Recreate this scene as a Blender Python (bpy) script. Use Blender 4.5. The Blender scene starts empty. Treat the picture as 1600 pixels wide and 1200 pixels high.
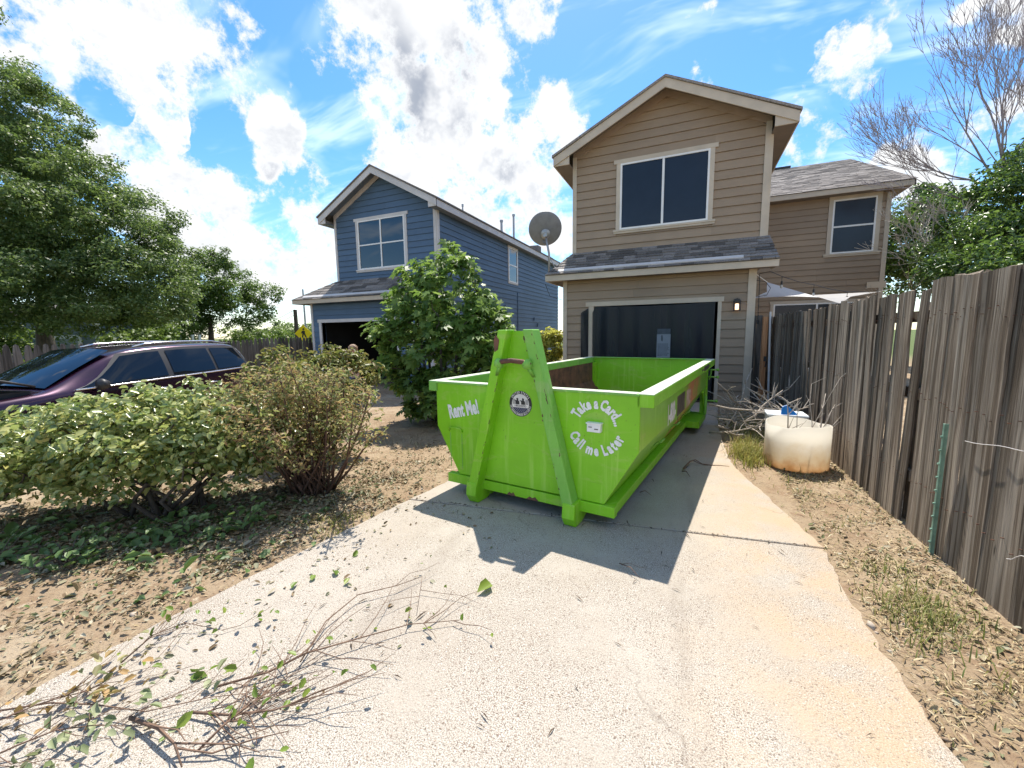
import bpy, math, random
import numpy as np
from mathutils import Vector, Matrix
random.seed(7); RNG = np.random.default_rng(11)
SC = bpy.context.scene
COL = SC.collection
R = math.radians

# ------------------------------------------------------------------ camera
CAM_H = 1.55; FOC = 633.0
YAW, PITCH, ROLL = R(23.59), R(7.04), R(-0.776)
fw = Vector((-math.sin(YAW)*math.cos(PITCH), math.cos(YAW)*math.cos(PITCH), -math.sin(PITCH)))
rt = Vector((math.cos(YAW), math.sin(YAW), 0)); up = rt.cross(fw)
rt, up = rt*math.cos(ROLL)+up*math.sin(ROLL), up*math.cos(ROLL)-rt*math.sin(ROLL)
cd = bpy.data.cameras.new('camera'); cam = bpy.data.objects.new('camera', cd); COL.objects.link(cam)
cd.sensor_width = 36.0; cd.lens = FOC/1600*36.0; cd.clip_start = 0.05; cd.clip_end = 5000
cam.matrix_world = Matrix(((rt.x, up.x, -fw.x, 0), (rt.y, up.y, -fw.y, 0), (rt.z, up.z, -fw.z, CAM_H), (0, 0, 0, 1)))
SC.camera = cam

# ------------------------------------------------------------------ light
SUN = Vector((-0.137, 0.49, 1.0)).normalized()        # towards the sun
sd = bpy.data.lights.new('sun', 'SUN'); so = bpy.data.objects.new('sun', sd); COL.objects.link(so)
sd.energy = 3.4; sd.angle = R(0.55); sd.color = (1.0, 0.94, 0.85)
so.rotation_euler = SUN.to_track_quat('Z', 'Y').to_euler()
SC.view_settings.view_transform = 'Standard'; SC.view_settings.look = 'None'
SC.view_settings.exposure = 1.27; SC.view_settings.gamma = 1.0; SC.view_settings.use_curve_mapping = False
SC.render.engine = 'CYCLES'
SC.cycles.max_bounces = 6; SC.cycles.diffuse_bounces = 3; SC.cycles.glossy_bounces = 3; SC.cycles.transparent_max_bounces = 12
SC.cycles.sample_clamp_indirect = 6.0; SC.cycles.use_denoising = True

# ------------------------------------------------------------------ sky
W = bpy.data.worlds.new('World'); SC.world = W; W.use_nodes = True
W.cycles.sampling_method = 'MANUAL'; W.cycles.sample_map_resolution = 256
nt = W.node_tree; nt.nodes.clear()
class NT:
    def __init__(s, tree): s.t = tree
    def n(s, typ, **kw):
        nd = s.t.nodes.new(typ)
        for k, v in kw.items(): setattr(nd, k, v)
        return nd
    def l(s, a, b): s.t.links.new(a, b)
    def setin(s, nd, key, v):
        if isinstance(v, bpy.types.NodeSocket): s.l(v, nd.inputs[key])
        else: nd.inputs[key].default_value = v
    def math(s, op, a, b=0.0, clamp=False):
        nd = s.n('ShaderNodeMath', operation=op); nd.use_clamp = clamp
        s.setin(nd, 0, a); s.setin(nd, 1, b); return nd.outputs[0]
    def mix(s, f, a, b, mode='MIX'):
        nd = s.n('ShaderNodeMix', data_type='RGBA', blend_type=mode)
        s.setin(nd, 0, f); s.setin(nd, 6, a); s.setin(nd, 7, b); return nd.outputs[2]
    def ramp(s, f, stops, interp='LINEAR'):
        nd = s.n('ShaderNodeValToRGB'); cr = nd.color_ramp; cr.interpolation = interp
        while len(cr.elements) < len(stops): cr.elements.new(0.5)
        for e, (p, c) in zip(cr.elements, stops):
            e.position = p; e.color = (c[0], c[1], c[2], 1) if hasattr(c, '__len__') else (c, c, c, 1)
        s.l(f, nd.inputs[0]); return nd.outputs[0]
    def smooth(s, v, a, b):
        nd = s.n('ShaderNodeMapRange', interpolation_type='SMOOTHSTEP'); nd.clamp = True
        s.setin(nd, 0, v); s.setin(nd, 1, a); s.setin(nd, 2, b); return nd.outputs[0]
    def noise(s, vec, scale, detail=4, rough=0.55, dist=0.0):
        nd = s.n('ShaderNodeTexNoise'); nd.inputs['Scale'].default_value = scale
        nd.inputs['Detail'].default_value = detail; nd.inputs['Roughness'].default_value = rough
        nd.inputs['Distortion'].default_value = dist
        if vec is not None: s.l(vec, nd.inputs['Vector'])
        return nd.outputs[0]
    def mapping(s, vec, scale=(1, 1, 1), loc=(0, 0, 0), rot=(0, 0, 0)):
        nd = s.n('ShaderNodeMapping'); nd.inputs['Scale'].default_value = scale
        s.setin(nd, 'Location', loc); nd.inputs['Rotation'].default_value = rot
        s.l(vec, nd.inputs['Vector']); return nd.outputs[0]

def sky():
    g = NT(nt)
    tc = g.n('ShaderNodeTexCoord'); D = tc.outputs['Generated']
    st = g.n('ShaderNodeTexSky', sky_type='NISHITA'); st.sun_disc = False
    st.sun_elevation = math.asin(SUN.z); st.sun_rotation = math.atan2(SUN.x, SUN.y)
    st.altitude = 100; st.air_density = 1.0; st.dust_density = 0.35; st.ozone_density = 2.2
    hs = g.n('ShaderNodeHueSaturation'); hs.inputs['Saturation'].default_value = 1.32
    hs.inputs['Value'].default_value = 0.68; g.l(st.outputs[0], hs.inputs['Color'])
    # cumulus banks: direction (pixel of the photograph turned into a world direction), size, weight
    banks = [(80, 70, 110, .74), (200, 60, 115, .84), (300, 105, 90, .72), (30, 20, 60, .6), (660, 60, 135, 1.05), (595, 85, 85, .95), (720, 140, 90, .9), (525, 105, 48, .9), (805, 25, 55, .8), (650, 165, 80, .8),
             (440, 240, 52, 1.0), (700, 275, 115, .85), (820, 280, 90, .9), (590, 265, 62, .78), (500, 340, 80, .74), (650, 335, 85, .8), (450, 440, 75, .8), (520, 420, 60, .7),
             (215, 292, 50, .70), (312, 325, 75, .92), (375, 372, 60, .85), (860, 345, 60, .8), (1085, 120, 45, 1.05), (1350, 100, 30, .62), (1315, 125, 26, .55), (1290, 185, 26, .5), (1590, 40, 70, .8), (1540, 160, 80, .62),
             (1455, 245, 50, .62), (1240, 230, 30, .55), (205, 183, 24, .75), (275, 203, 22, .75), (520, 165, 26, .65), (1100, 60, 40, .0)]
    greys = [(655, 115, 110, 1.0), (690, 60, 80, .9), (790, 300, 45, .7), (560, 290, 40, .6), (150, 95, 60, .4), (700, 215, 35, .6), (330, 345, 40, .2), (450, 285, 30, .6), (770, 320, 40, .5)]
    wn_ = g.n('ShaderNodeTexNoise'); wn_.inputs['Scale'].default_value = 5.5; wn_.inputs['Detail'].default_value = 3; g.l(D, wn_.inputs['Vector'])
    wsub = g.n('ShaderNodeVectorMath', operation='SUBTRACT'); g.l(wn_.outputs['Color'], wsub.inputs[0]); wsub.inputs[1].default_value = (.5, .5, .5)
    wmul = g.n('ShaderNodeVectorMath', operation='SCALE'); g.l(wsub.outputs[0], wmul.inputs[0]); wmul.inputs['Scale'].default_value = .03
    wadd = g.n('ShaderNodeVectorMath', operation='ADD'); g.l(D, wadd.inputs[0]); g.l(wmul.outputs[0], wadd.inputs[1]); DW = wadd.outputs[0]
    def lobes(lst, k0, k1):
        tot = None
        for (u, v, px_, w) in lst:
            if w <= 0: continue
            c2 = 1/(1+((u-800)**2+(v-600)**2)/FOC**2); rad = math.degrees(px_*c2**.75/FOC)
            d = (fw + rt*((u-800)/FOC) - up*((v-600)/FOC)).normalized()
            vm = g.n('ShaderNodeVectorMath', operation='DOT_PRODUCT'); g.l(DW, vm.inputs[0]); vm.inputs[1].default_value = d
            mr = g.n('ShaderNodeMapRange', interpolation_type='SMOOTHSTEP'); mr.clamp = True
            g.l(vm.outputs['Value'], mr.inputs[0]); mr.inputs[1].default_value = math.cos(R(rad*k0)); mr.inputs[2].default_value = math.cos(R(rad*k1)); mr.inputs[4].default_value = w
            tot = mr.outputs[0] if tot is None else g.math('MAXIMUM', tot, mr.outputs[0])
        return tot
    tot = lobes(banks, 1.85, .0); grey = lobes(greys, 1.3, .1)
    # away from the view the same broken cumulus goes on
    sep = g.n('ShaderNodeSeparateXYZ'); g.l(D, sep.inputs[0])
    zc = g.math('ADD', g.math('MAXIMUM', sep.outputs[2], 0.0), 0.22)
    cmb = g.n('ShaderNodeCombineXYZ'); g.l(g.math('DIVIDE', sep.outputs[0], zc), cmb.inputs[0]); g.l(g.math('DIVIDE', sep.outputs[1], zc), cmb.inputs[1])
    P = cmb.outputs[0]
    field = g.smooth(g.noise(P, 1.3, 3, .5), .46, .62)
    vd = g.n('ShaderNodeVectorMath', operation='DOT_PRODUCT'); g.l(D, vd.inputs[0]); vd.inputs[1].default_value = (fw + up*0.25).normalized()
    inview = g.smooth(vd.outputs['Value'], math.cos(R(74)), math.cos(R(52)))
    field = g.math('MULTIPLY', field, g.math('SUBTRACT', 1.0, inview))
    tot = g.math('MAXIMUM', tot, field)
    n1 = g.noise(D, 13.0, 8, .68, .0)
    nn = g.math('ADD', g.math('MULTIPLY', g.math('SUBTRACT', n1, .50), 2.6), 0.0)
    dens = g.math('ADD', tot, nn)
    cov = g.smooth(dens, .40, .80)
    # thin high cloud
    wisp = g.math('MULTIPLY', g.smooth(g.noise(g.mapping(P, (1.2, 3.2, 1), rot=(0, 0, .6)), 1.6, 4, .6, .6), .46, .72), .40)
    hz = g.math('MULTIPLY', g.math('SUBTRACT', 1.0, g.smooth(sep.outputs[2], .0, .24)), .14)
    base = g.mix(g.math('MAXIMUM', wisp, hz), hs.outputs[0], (4.4, 4.8, 5.1, 1))
    # thick cloud shows a grey underside
    thick = g.math('MULTIPLY', g.smooth(dens, .55, 1.15), g.math('MAXIMUM', g.math('MULTIPLY', grey, g.smooth(g.noise(D, 9.0, 4, .6), .30, .60)), g.math('MULTIPLY', g.smooth(g.noise(g.mapping(D, (1, 1, 1.7)), 11.0, 5, .6), .44, .68), .40)))
    ccol = g.mix(thick, (3.1, 3.1, 3.08, 1), (1.15, 1.27, 1.5, 1))
    col = g.mix(g.math('MULTIPLY', cov, .97), base, ccol)
    bg = g.n('ShaderNodeBackground'); g.l(col, bg.inputs[0]); bg.inputs[1].default_value = 0.15
    out = g.n('ShaderNodeOutputWorld'); g.l(bg.outputs[0], out.inputs[0])
sky()

# ------------------------------------------------------------------ helpers
def new_mesh(name, V, F, smooth=False):
    me = bpy.data.meshes.new(name); me.from_pydata([tuple(v) for v in V], [], F); me.update()
    if smooth: me.polygons.foreach_set('use_smooth', [True]*len(me.polygons))
    return me
def np_mesh(name, V, F, smooth=False):
    """fast mesh: V (n,3), F (m,k)"""
    me = bpy.data.meshes.new(name); V = np.asarray(V, np.float32); F = np.asarray(F, np.int32)
    m, k = F.shape
    me.vertices.add(len(V)); me.vertices.foreach_set('co', V.ravel())
    me.loops.add(m*k); me.loops.foreach_set('vertex_index', F.ravel())
    me.polygons.add(m); me.polygons.foreach_set('loop_start', np.arange(0, m*k, k, dtype=np.int32))
    if smooth: me.polygons.foreach_set('use_smooth', np.ones(m, bool))
    me.update(calc_edges=True); me.validate()
    return me
def link(name, me, mat=None, parent=None, loc=None):
    o = bpy.data.objects.new(name, me); COL.objects.link(o)
    if mat is not None and me is not None:
        mats = mat if isinstance(mat, (list, tuple)) else [mat]
        if len(me.materials) == 0:
            for m_ in mats: me.materials.append(m_)
    if parent is not None: o.parent = parent
    if loc is not None: o.location = loc
    return o
def thing(name, label, cat, loc=(0, 0, 0), rz=0.0, group=None):
    o = bpy.data.objects.new(name, None); COL.objects.link(o); o.empty_display_size = .1
    o.location = loc; o.rotation_euler = (0, 0, rz); tag(o, label, cat, group); return o
def tag(o, label=None, cat=None, group=None, kind=None):
    if label: o['label'] = label
    if cat: o['category'] = cat
    if group: o['group'] = group
    if kind: o['kind'] = kind
    return o
def copy_tree(o, parent=None):
    c = o.copy(); COL.objects.link(c); c.parent = parent
    for ch in list(o.children): copy_tree(ch, c)
    return c
class MB:
    """collects shapes into one mesh"""
    def __init__(s): s.V = []; s.F = []
    def add(s, V, F):
        k = len(s.V); s.V += [Vector(v) for v in V]; s.F += [tuple(i+k for i in f) for f in F]; return s
    def box(s, x0, x1, y0, y1, z0, z1):
        return s.add([(x0, y0, z0), (x1, y0, z0), (x1, y1, z0), (x0, y1, z0), (x0, y0, z1), (x1, y0, z1), (x1, y1, z1), (x0, y1, z1)],
                     [(0, 3, 2, 1), (4, 5, 6, 7), (0, 1, 5, 4), (1, 2, 6, 5), (2, 3, 7, 6), (3, 0, 4, 7)])
    def hexa(s, a, b):
        """two quads (lists of 4 points) joined"""
        return s.add(list(a)+list(b), [(0, 3, 2, 1), (4, 5, 6, 7), (0, 1, 5, 4), (1, 2, 6, 5), (2, 3, 7, 6), (3, 0, 4, 7)])
    def prism(s, poly, vec):
        """polygon of 3-D points extruded by vec"""
        n = len(poly); v = Vector(vec); P = [Vector(p) for p in poly]
        return s.add(P+[p+v for p in P], [tuple(range(n))[::-1], tuple(range(n, 2*n))]+[(i, (i+1) % n, n+(i+1) % n, n+i) for i in range(n)])
    def bar(s, a, b, w, t, upv=(0, 0, 1)):
        a = Vector(a); b = Vector(b); d = (b-a).normalized(); u = Vector(upv)
        x = d.cross(u)
        if x.length < 1e-4: x = d.cross(Vector((1, 0, 0)))
        x.normalize(); y = x.cross(d).normalized()
        q = [x*w/2+y*t/2, -x*w/2+y*t/2, -x*w/2-y*t/2, x*w/2-y*t/2]
        return s.hexa([a+k for k in q], [b+k for k in q])
    def tube(s, pts, rad, n=8, caps=True):
        pts = [Vector(p) for p in pts]; rads = rad if hasattr(rad, '__len__') else [rad]*len(pts)
        k0 = len(s.V); prev = None
        for i, p in enumerate(pts):
            d = (pts[min(i+1, len(pts)-1)]-pts[max(i-1, 0)])
            d = d.normalized() if d.length > 1e-9 else Vector((0, 0, 1))
            if prev is None:
                ref = Vector((0, 0, 1)) if abs(d.z) < .9 else Vector((1, 0, 0)); x = d.cross(ref).normalized()
            else:
                x = (prev - d*prev.dot(d)); x = x.normalized() if x.length > 1e-6 else d.orthogonal().normalized()
            prev = x; y = d.cross(x)
            for j in range(n):
                a = 2*math.pi*j/n; s.V.append(p+(x*math.cos(a)+y*math.sin(a))*rads[i])
        for i in range(len(pts)-1):
            for j in range(n):
                a = k0+i*n+j; b = k0+i*n+(j+1) % n; s.F.append((a, b, b+n, a+n))
        if caps:
            s.F.append(tuple(range(k0+n-1, k0-1, -1))); e = k0+(len(pts)-1)*n; s.F.append(tuple(range(e, e+n)))
        return s
    def lathe(s, prof, c=(0, 0, 0), n=24, axis=None):
        """prof: list of (r, z)"""
        k0 = len(s.V); c = Vector(c)
        M = Matrix.Identity(3) if axis is None else Vector(axis).to_track_quat('Z', 'Y').to_matrix()
        for (r, z) in prof:
            for j in range(n):
                a = 2*math.pi*j/n; s.V.append(c+M @ Vector((r*math.cos(a), r*math.sin(a), z)))
        for i in range(len(prof)-1):
            for j in range(n):
                a = k0+i*n+j; b = k0+i*n+(j+1) % n; s.F.append((a, b, b+n, a+n))
        return s
    def xform(s, M):
        s.V = [M @ v for v in s.V]; return s
    def build(s, name, mat, parent=None, smooth=False, bevel=0, seg=2):
        me = new_mesh(name, s.V, s.F, smooth); o = link(name, me, mat, parent)
        if bevel:
            m = o.modifiers.new('bevel', 'BEVEL'); m.width = bevel; m.segments = seg; m.limit_method = 'ANGLE'; m.angle_limit = R(40)
        return o

# ------------------------------------------------------------------ materials
def base_mat(name):
    m = bpy.data.materials.new(name); m.use_nodes = True; g = NT(m.node_tree)
    return m, g, m.node_tree.nodes['Principled BSDF']
def col4(c): return (c[0], c[1], c[2], 1)
def pm(name, c, rough=.6, var=.18, scale=6, bump=0., bscale=60, metallic=0., spec=.5, objrand=0., stretch=(1, 1, 1), c2=None, coords='Object', dirt=None):
    """painted / plain material with mottling, fine relief and per-piece variation"""
    m, g, b = base_mat(name)
    tc = g.n('ShaderNodeTexCoord').outputs[coords]
    oi = g.n('ShaderNodeObjectInfo').outputs['Random']
    mp = g.mapping(tc, stretch)
    n = g.noise(mp, scale, 6, .6)
    dark = tuple(x*(1-var) for x in c) if c2 is None else c2; lite = tuple(min(1, x*(1+var)) for x in c)
    col = g.ramp(n, [(.3, dark), (.7, lite)])
    if objrand:
        f = g.math('ADD', g.math('MULTIPLY', g.math('SUBTRACT', oi, .5), 2*objrand), 1.0)
        mc = g.n('ShaderNodeVectorMath', operation='SCALE'); g.l(col, mc.inputs[0]); g.l(f, mc.inputs['Scale']); col = mc.outputs[0]
    if dirt:
        dn = g.smooth(g.noise(mp, dirt[1], 8, .7), dirt[2], dirt[2]+.08)
        col = g.mix(dn, col, col4(dirt[0]))
    g.l(col, b.inputs['Base Color']); b.inputs['Roughness'].default_value = rough
    b.inputs['Metallic'].default_value = metallic; b.inputs['Specular IOR Level'].default_value = spec
    if bump:
        bp = g.n('ShaderNodeBump'); bp.inputs['Strength'].default_value = bump; bp.inputs['Distance'].default_value = .01
        g.l(g.noise(mp, bscale, 5, .6), bp.inputs['Height']); g.l(bp.outputs[0], b.inputs['Normal'])
    return m
def leaf_mat(name, cols, trans=.45, rough=.45, spec=.5):
    """foliage: each leaf its own tone, lets light through"""
    m, g, b = base_mat(name); nt_ = m.node_tree
    ri = g.n('ShaderNodeNewGeometry').outputs['Random Per Island']
    k = len(cols); col = g.ramp(ri, [(i/(k-1), c) for i, c in enumerate(cols)])
    g.l(col, b.inputs['Base Color']); b.inputs['Roughness'].default_value = rough; b.inputs['Specular IOR Level'].default_value = spec
    tr = g.n('ShaderNodeBsdfTranslucent')
    tcol = g.mix(.55, col, (.30, .42, .06, 1)); g.l(g.mix(.35, col, tcol), tr.inputs['Color'])
    ms = g.n('ShaderNodeMixShader'); ms.inputs[0].default_value = trans
    g.l(b.outputs[0], ms.inputs[1]); g.l(tr.outputs[0], ms.inputs[2])
    g.l(ms.outputs[0], nt_.nodes['Material Output'].inputs[0]); return m
def glass_mat(name, c, rough=.03, ior=1.7):
    m, g, b = base_mat(name); tc = g.n('ShaderNodeTexCoord').outputs['Object']
    g.l(g.ramp(g.noise(tc, 1.5, 3), [(.3, tuple(x*.7 for x in c)), (.7, c)]), b.inputs['Base Color'])
    b.inputs['Roughness'].default_value = rough; b.inputs['IOR'].default_value = ior
    bp = g.n('ShaderNodeBump'); bp.inputs['Strength'].default_value = .04; bp.inputs['Distance'].default_value = .02
    g.l(g.noise(tc, 1.2, 2), bp.inputs['Height']); g.l(bp.outputs[0], b.inputs['Normal'])
    return m

def wood_mat(name, dark, mid, lite, scale=1.0, objrand=.38):
    m, g, b = base_mat(name)
    tc = g.n('ShaderNodeTexCoord').outputs['Object']; oi = g.n('ShaderNodeObjectInfo').outputs['Random']
    off = g.n('ShaderNodeCombineXYZ'); g.l(g.math('MULTIPLY', oi, 37.0), off.inputs[0]); g.l(g.math('MULTIPLY', oi, 91.0), off.inputs[2])
    mp = g.mapping(tc, (28*scale, 28*scale, 1.3*scale), off.outputs[0])
    g1 = g.noise(mp, 1.0, 8, .62, .8)
    mp2 = g.mapping(tc, (90*scale, 90*scale, 1.6*scale), off.outputs[0]); g2 = g.noise(mp2, 1.0, 4, .6, .3)
    big = g.noise(g.mapping(tc, (3, 3, 1.1), off.outputs[0]), 1.0, 4, .6)
    f = g.math('ADD', g.math('MULTIPLY', g1, .62), g.math('ADD', g.math('MULTIPLY', g2, .22), g.math('MULTIPLY', big, .26)))
    col = g.ramp(f, [(.34, dark), (.52, mid), (.64, lite), (.78, tuple(min(1, x*1.5) for x in lite))])
    # knots
    vo = g.n('ShaderNodeTexVoronoi'); vo.inputs['Scale'].default_value = 1.0; g.l(g.mapping(tc, (5, 5, 2.2), off.outputs[0]), vo.inputs['Vector'])
    kn = g.math('SUBTRACT', 1.0, g.smooth(vo.outputs['Distance'], .025, .055)); col = g.mix(g.math('MULTIPLY', kn, .75), col, col4(dark))
    fr = g.math('ADD', g.math('MULTIPLY', g.math('SUBTRACT', oi, .5), 2*objrand), 1.0)
    mc = g.n('ShaderNodeVectorMath', operation='SCALE'); g.l(col, mc.inputs[0]); g.l(fr, mc.inputs['Scale'])
    g.l(mc.outputs[0], b.inputs['Base Color']); b.inputs['Roughness'].default_value = .88; b.inputs['Specular IOR Level'].default_value = .15
    bp = g.n('ShaderNodeBump'); bp.inputs['Strength'].default_value = .75; bp.inputs['Distance'].default_value = .012
    g.l(f, bp.inputs['Height']); g.l(bp.outputs[0], b.inputs['Normal']); return m

def siding_mat(name, c):
    m, g, b = base_mat(name)
    tc = g.n('ShaderNodeTexCoord').outputs['Object']; oi = g.n('ShaderNodeObjectInfo').outputs['Random']
    big = g.noise(tc, .8, 5, .6); grain = g.noise(g.mapping(tc, (3, 3, 60)), 1.0, 5, .6)
    f = g.math('ADD', g.math('MULTIPLY', big, .65), g.math('MULTIPLY', grain, .35))
    col = g.ramp(f, [(.3, tuple(x*.80 for x in c)), (.55, c), (.75, tuple(min(1, x*1.16) for x in c))])
    fr = g.math('ADD', g.math('MULTIPLY', g.math('SUBTRACT', oi, .5), .14), 1.0)
    mc = g.n('ShaderNodeVectorMath', operation='SCALE'); g.l(col, mc.inputs[0]); g.l(fr, mc.inputs['Scale'])
    g.l(mc.outputs[0], b.inputs['Base Color']); b.inputs['Roughness'].default_value = .62; b.inputs['Specular IOR Level'].default_value = .35
    bp = g.n('ShaderNodeBump'); bp.inputs['Strength'].default_value = .25; bp.inputs['Distance'].default_value = .004
    g.l(g.noise(g.mapping(tc, (6, 6, 120)), 1.0, 5, .6), bp.inputs['Height']); g.l(bp.outputs[0], b.inputs['Normal']); return m

def concrete_mat(name, aggregate):
    m, g, b = base_mat(name); tc = g.n('ShaderNodeTexCoord').outputs['Object']
    big = g.noise(tc, .9, 6, .6); med = g.noise(tc, 7, 5, .65)
    base = g.ramp(big, [(.3, (.34, .285, .22)), (.6, (.43, .385, .32))])
    base = g.mix(g.math('MULTIPLY', med, .45), base, (.40, .37, .33, 1))
    sx = g.n('ShaderNodeSeparateXYZ'); g.l(tc, sx.inputs[0])
    # tan silt washed over the right-hand side of the drive
    silt = g.math('MULTIPLY', g.smooth(g.math('ADD', sx.outputs[0], g.math('MULTIPLY', g.math('SUBTRACT', big, .5), 1.6)), -.2, .75), g.smooth(g.noise(tc, 2.3, 6, .6), .30, .62))
    base = g.mix(g.math('MULTIPLY', silt, .80), base, (.44, .315, .195, 1))
    v1 = g.n('ShaderNodeTexVoronoi'); v1.inputs['Scale'].default_value = 95; g.l(tc, v1.inputs['Vector'])
    v2 = g.n('ShaderNodeTexVoronoi'); v2.inputs['Scale'].default_value = 48; g.l(tc, v2.inputs['Vector'])
    s1 = g.math('SUBTRACT', 1.0, g.smooth(v1.outputs['Distance'], .22, .48)); s2 = g.math('SUBTRACT', 1.0, g.smooth(v2.outputs['Distance'], .16, .36))
    sp1 = g.n('ShaderNodeSeparateColor'); g.l(v1.outputs['Color'], sp1.inputs[0]); sp2 = g.n('ShaderNodeSeparateColor'); g.l(v2.outputs['Color'], sp2.inputs[0])
    amt = g.math('MULTIPLY', g.smooth(g.noise(tc, 1.7, 5, .6), .25, .6), aggregate)
    peb1 = g.ramp(sp1.outputs[0], [(0, (.10, .075, .055)), (.45, (.20, .15, .11)), (.7, (.55, .50, .43)), (1, (.66, .62, .56))])
    peb2 = g.ramp(sp2.outputs[1], [(0, (.13, .085, .06)), (.5, (.26, .19, .14)), (1, (.60, .55, .48))])
    pick1 = g.math('MULTIPLY', s1, g.smooth(sp1.outputs[1], .45, .55)); pick2 = g.math('MULTIPLY', s2, g.smooth(sp2.outputs[2], .58, .66))
    nos = g.math('SUBTRACT', 1.0, g.math('MULTIPLY', silt, .65))
    col = g.mix(g.math('MULTIPLY', g.math('MULTIPLY', pick1, amt), nos), base, peb1); col = g.mix(g.math('MULTIPLY', g.math('MULTIPLY', pick2, amt), nos), col, peb2)
    fn = g.noise(tc, 185, 2, .65); sal = g.math('MULTIPLY', amt, nos)
    col = g.mix(g.math('MULTIPLY', g.smooth(fn, .50, .58), g.math('MULTIPLY', sal, .78)), col, (.13, .098, .072, 1)); col = g.mix(g.math('MULTIPLY', g.math('SUBTRACT', 1.0, g.smooth(fn, .38, .46)), g.math('MULTIPLY', sal, .7)), col, (.57, .53, .46, 1))
    st = g.smooth(g.noise(tc, 3.1, 5, .7), .60, .75); col = g.mix(g.math('MULTIPLY', st, .28), col, (.24, .19, .15, 1))
    # hairline cracks and faint tyre tracks
    wv = g.n('ShaderNodeTexNoise'); wv.inputs['Scale'].default_value = 2.2; wv.inputs['Detail'].default_value = 4; g.l(tc, wv.inputs['Vector'])
    av = g.n('ShaderNodeVectorMath', operation='ADD'); g.l(tc, av.inputs[0]); sv = g.n('ShaderNodeVectorMath', operation='SCALE'); g.l(wv.outputs['Color'], sv.inputs[0]); sv.inputs['Scale'].default_value = .5; g.l(sv.outputs[0], av.inputs[1])
    ve = g.n('ShaderNodeTexVoronoi', feature='DISTANCE_TO_EDGE'); ve.inputs['Scale'].default_value = .42; g.l(av.outputs[0], ve.inputs['Vector'])
    ck = g.math('MULTIPLY', g.math('SUBTRACT', 1.0, g.smooth(ve.outputs['Distance'], .0012, .0035)), g.smooth(g.noise(tc, 1.1, 2), .48, .58)); col = g.mix(g.math('MULTIPLY', ck, .22), col, (.07, .055, .04, 1))
    tk = g.math('MULTIPLY', g.math('SUBTRACT', 1.0, g.smooth(g.math('ABSOLUTE', g.math('ADD', g.math('ABSOLUTE', g.math('ADD', sx.outputs[0], .75)), -.78)), .04, .20)), g.smooth(g.noise(g.mapping(tc, (3, .5, 1)), 1.5, 5, .65), .42, .66)); col = g.mix(g.math('MULTIPLY', tk, .30), col, (.20, .165, .13, 1))
    g.l(col, b.inputs['Base Color']); b.inputs['Roughness'].default_value = .85; b.inputs['Specular IOR Level'].default_value = .25
    bp = g.n('ShaderNodeBump'); bp.inputs['Strength'].default_value = .5; bp.inputs['Distance'].default_value = .006
    g.l(g.math('ADD', g.math('MULTIPLY', s1, .5), g.math('ADD', g.math('MULTIPLY', s2, .4), g.noise(tc, 160, 3, .6))), bp.inputs['Height']); g.l(bp.outputs[0], b.inputs['Normal'])
    return m
def ground_mat():
    m, g, b = base_mat('dirt'); tc = g.n('ShaderNodeTexCoord').outputs['Object']
    a = g.noise(tc, .7, 7, .62); c = g.noise(tc, 5, 7, .68); f = g.noise(tc, 42, 6, .7)
    col = g.ramp(a, [(.3, (.26, .185, .115)), (.5, (.33, .25, .165)), (.68, (.41, .335, .235))])
    col = g.mix(g.smooth(c, .50, .62), col, (.24, .16, .10, 1)); col = g.mix(g.smooth(c, .58, .70), col, (.46, .38, .27, 1))
    col = g.mix(g.math('MULTIPLY', g.smooth(f, .52, .66), .6), col, (.15, .10, .065, 1)); col = g.mix(g.math('MULTIPLY', g.smooth(f, .30, .38), -.5), col, (.5, .42, .3, 1))
    sx = g.n('ShaderNodeSeparateXYZ'); g.l(tc, sx.inputs[0])
    far = g.smooth(g.math('ADD', sx.outputs[1], g.math('MULTIPLY', a, 6)), 22, 40); far2 = g.smooth(g.math('MULTIPLY', sx.outputs[0], -1.0), 13, 20)
    col = g.mix(g.math('MAXIMUM', far, far2), col, (.10, .13, .045, 1))
    g.l(col, b.inputs['Base Color']); b.inputs['Roughness'].default_value = .95; b.inputs['Specular IOR Level'].default_value = .1
    bp = g.n('ShaderNodeBump'); bp.inputs['Strength'].default_value = .8; bp.inputs['Distance'].default_value = .02
    g.l(g.math('ADD', c, f), bp.inputs['Height']); g.l(bp.outputs[0], b.inputs['Normal']); return m
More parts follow.
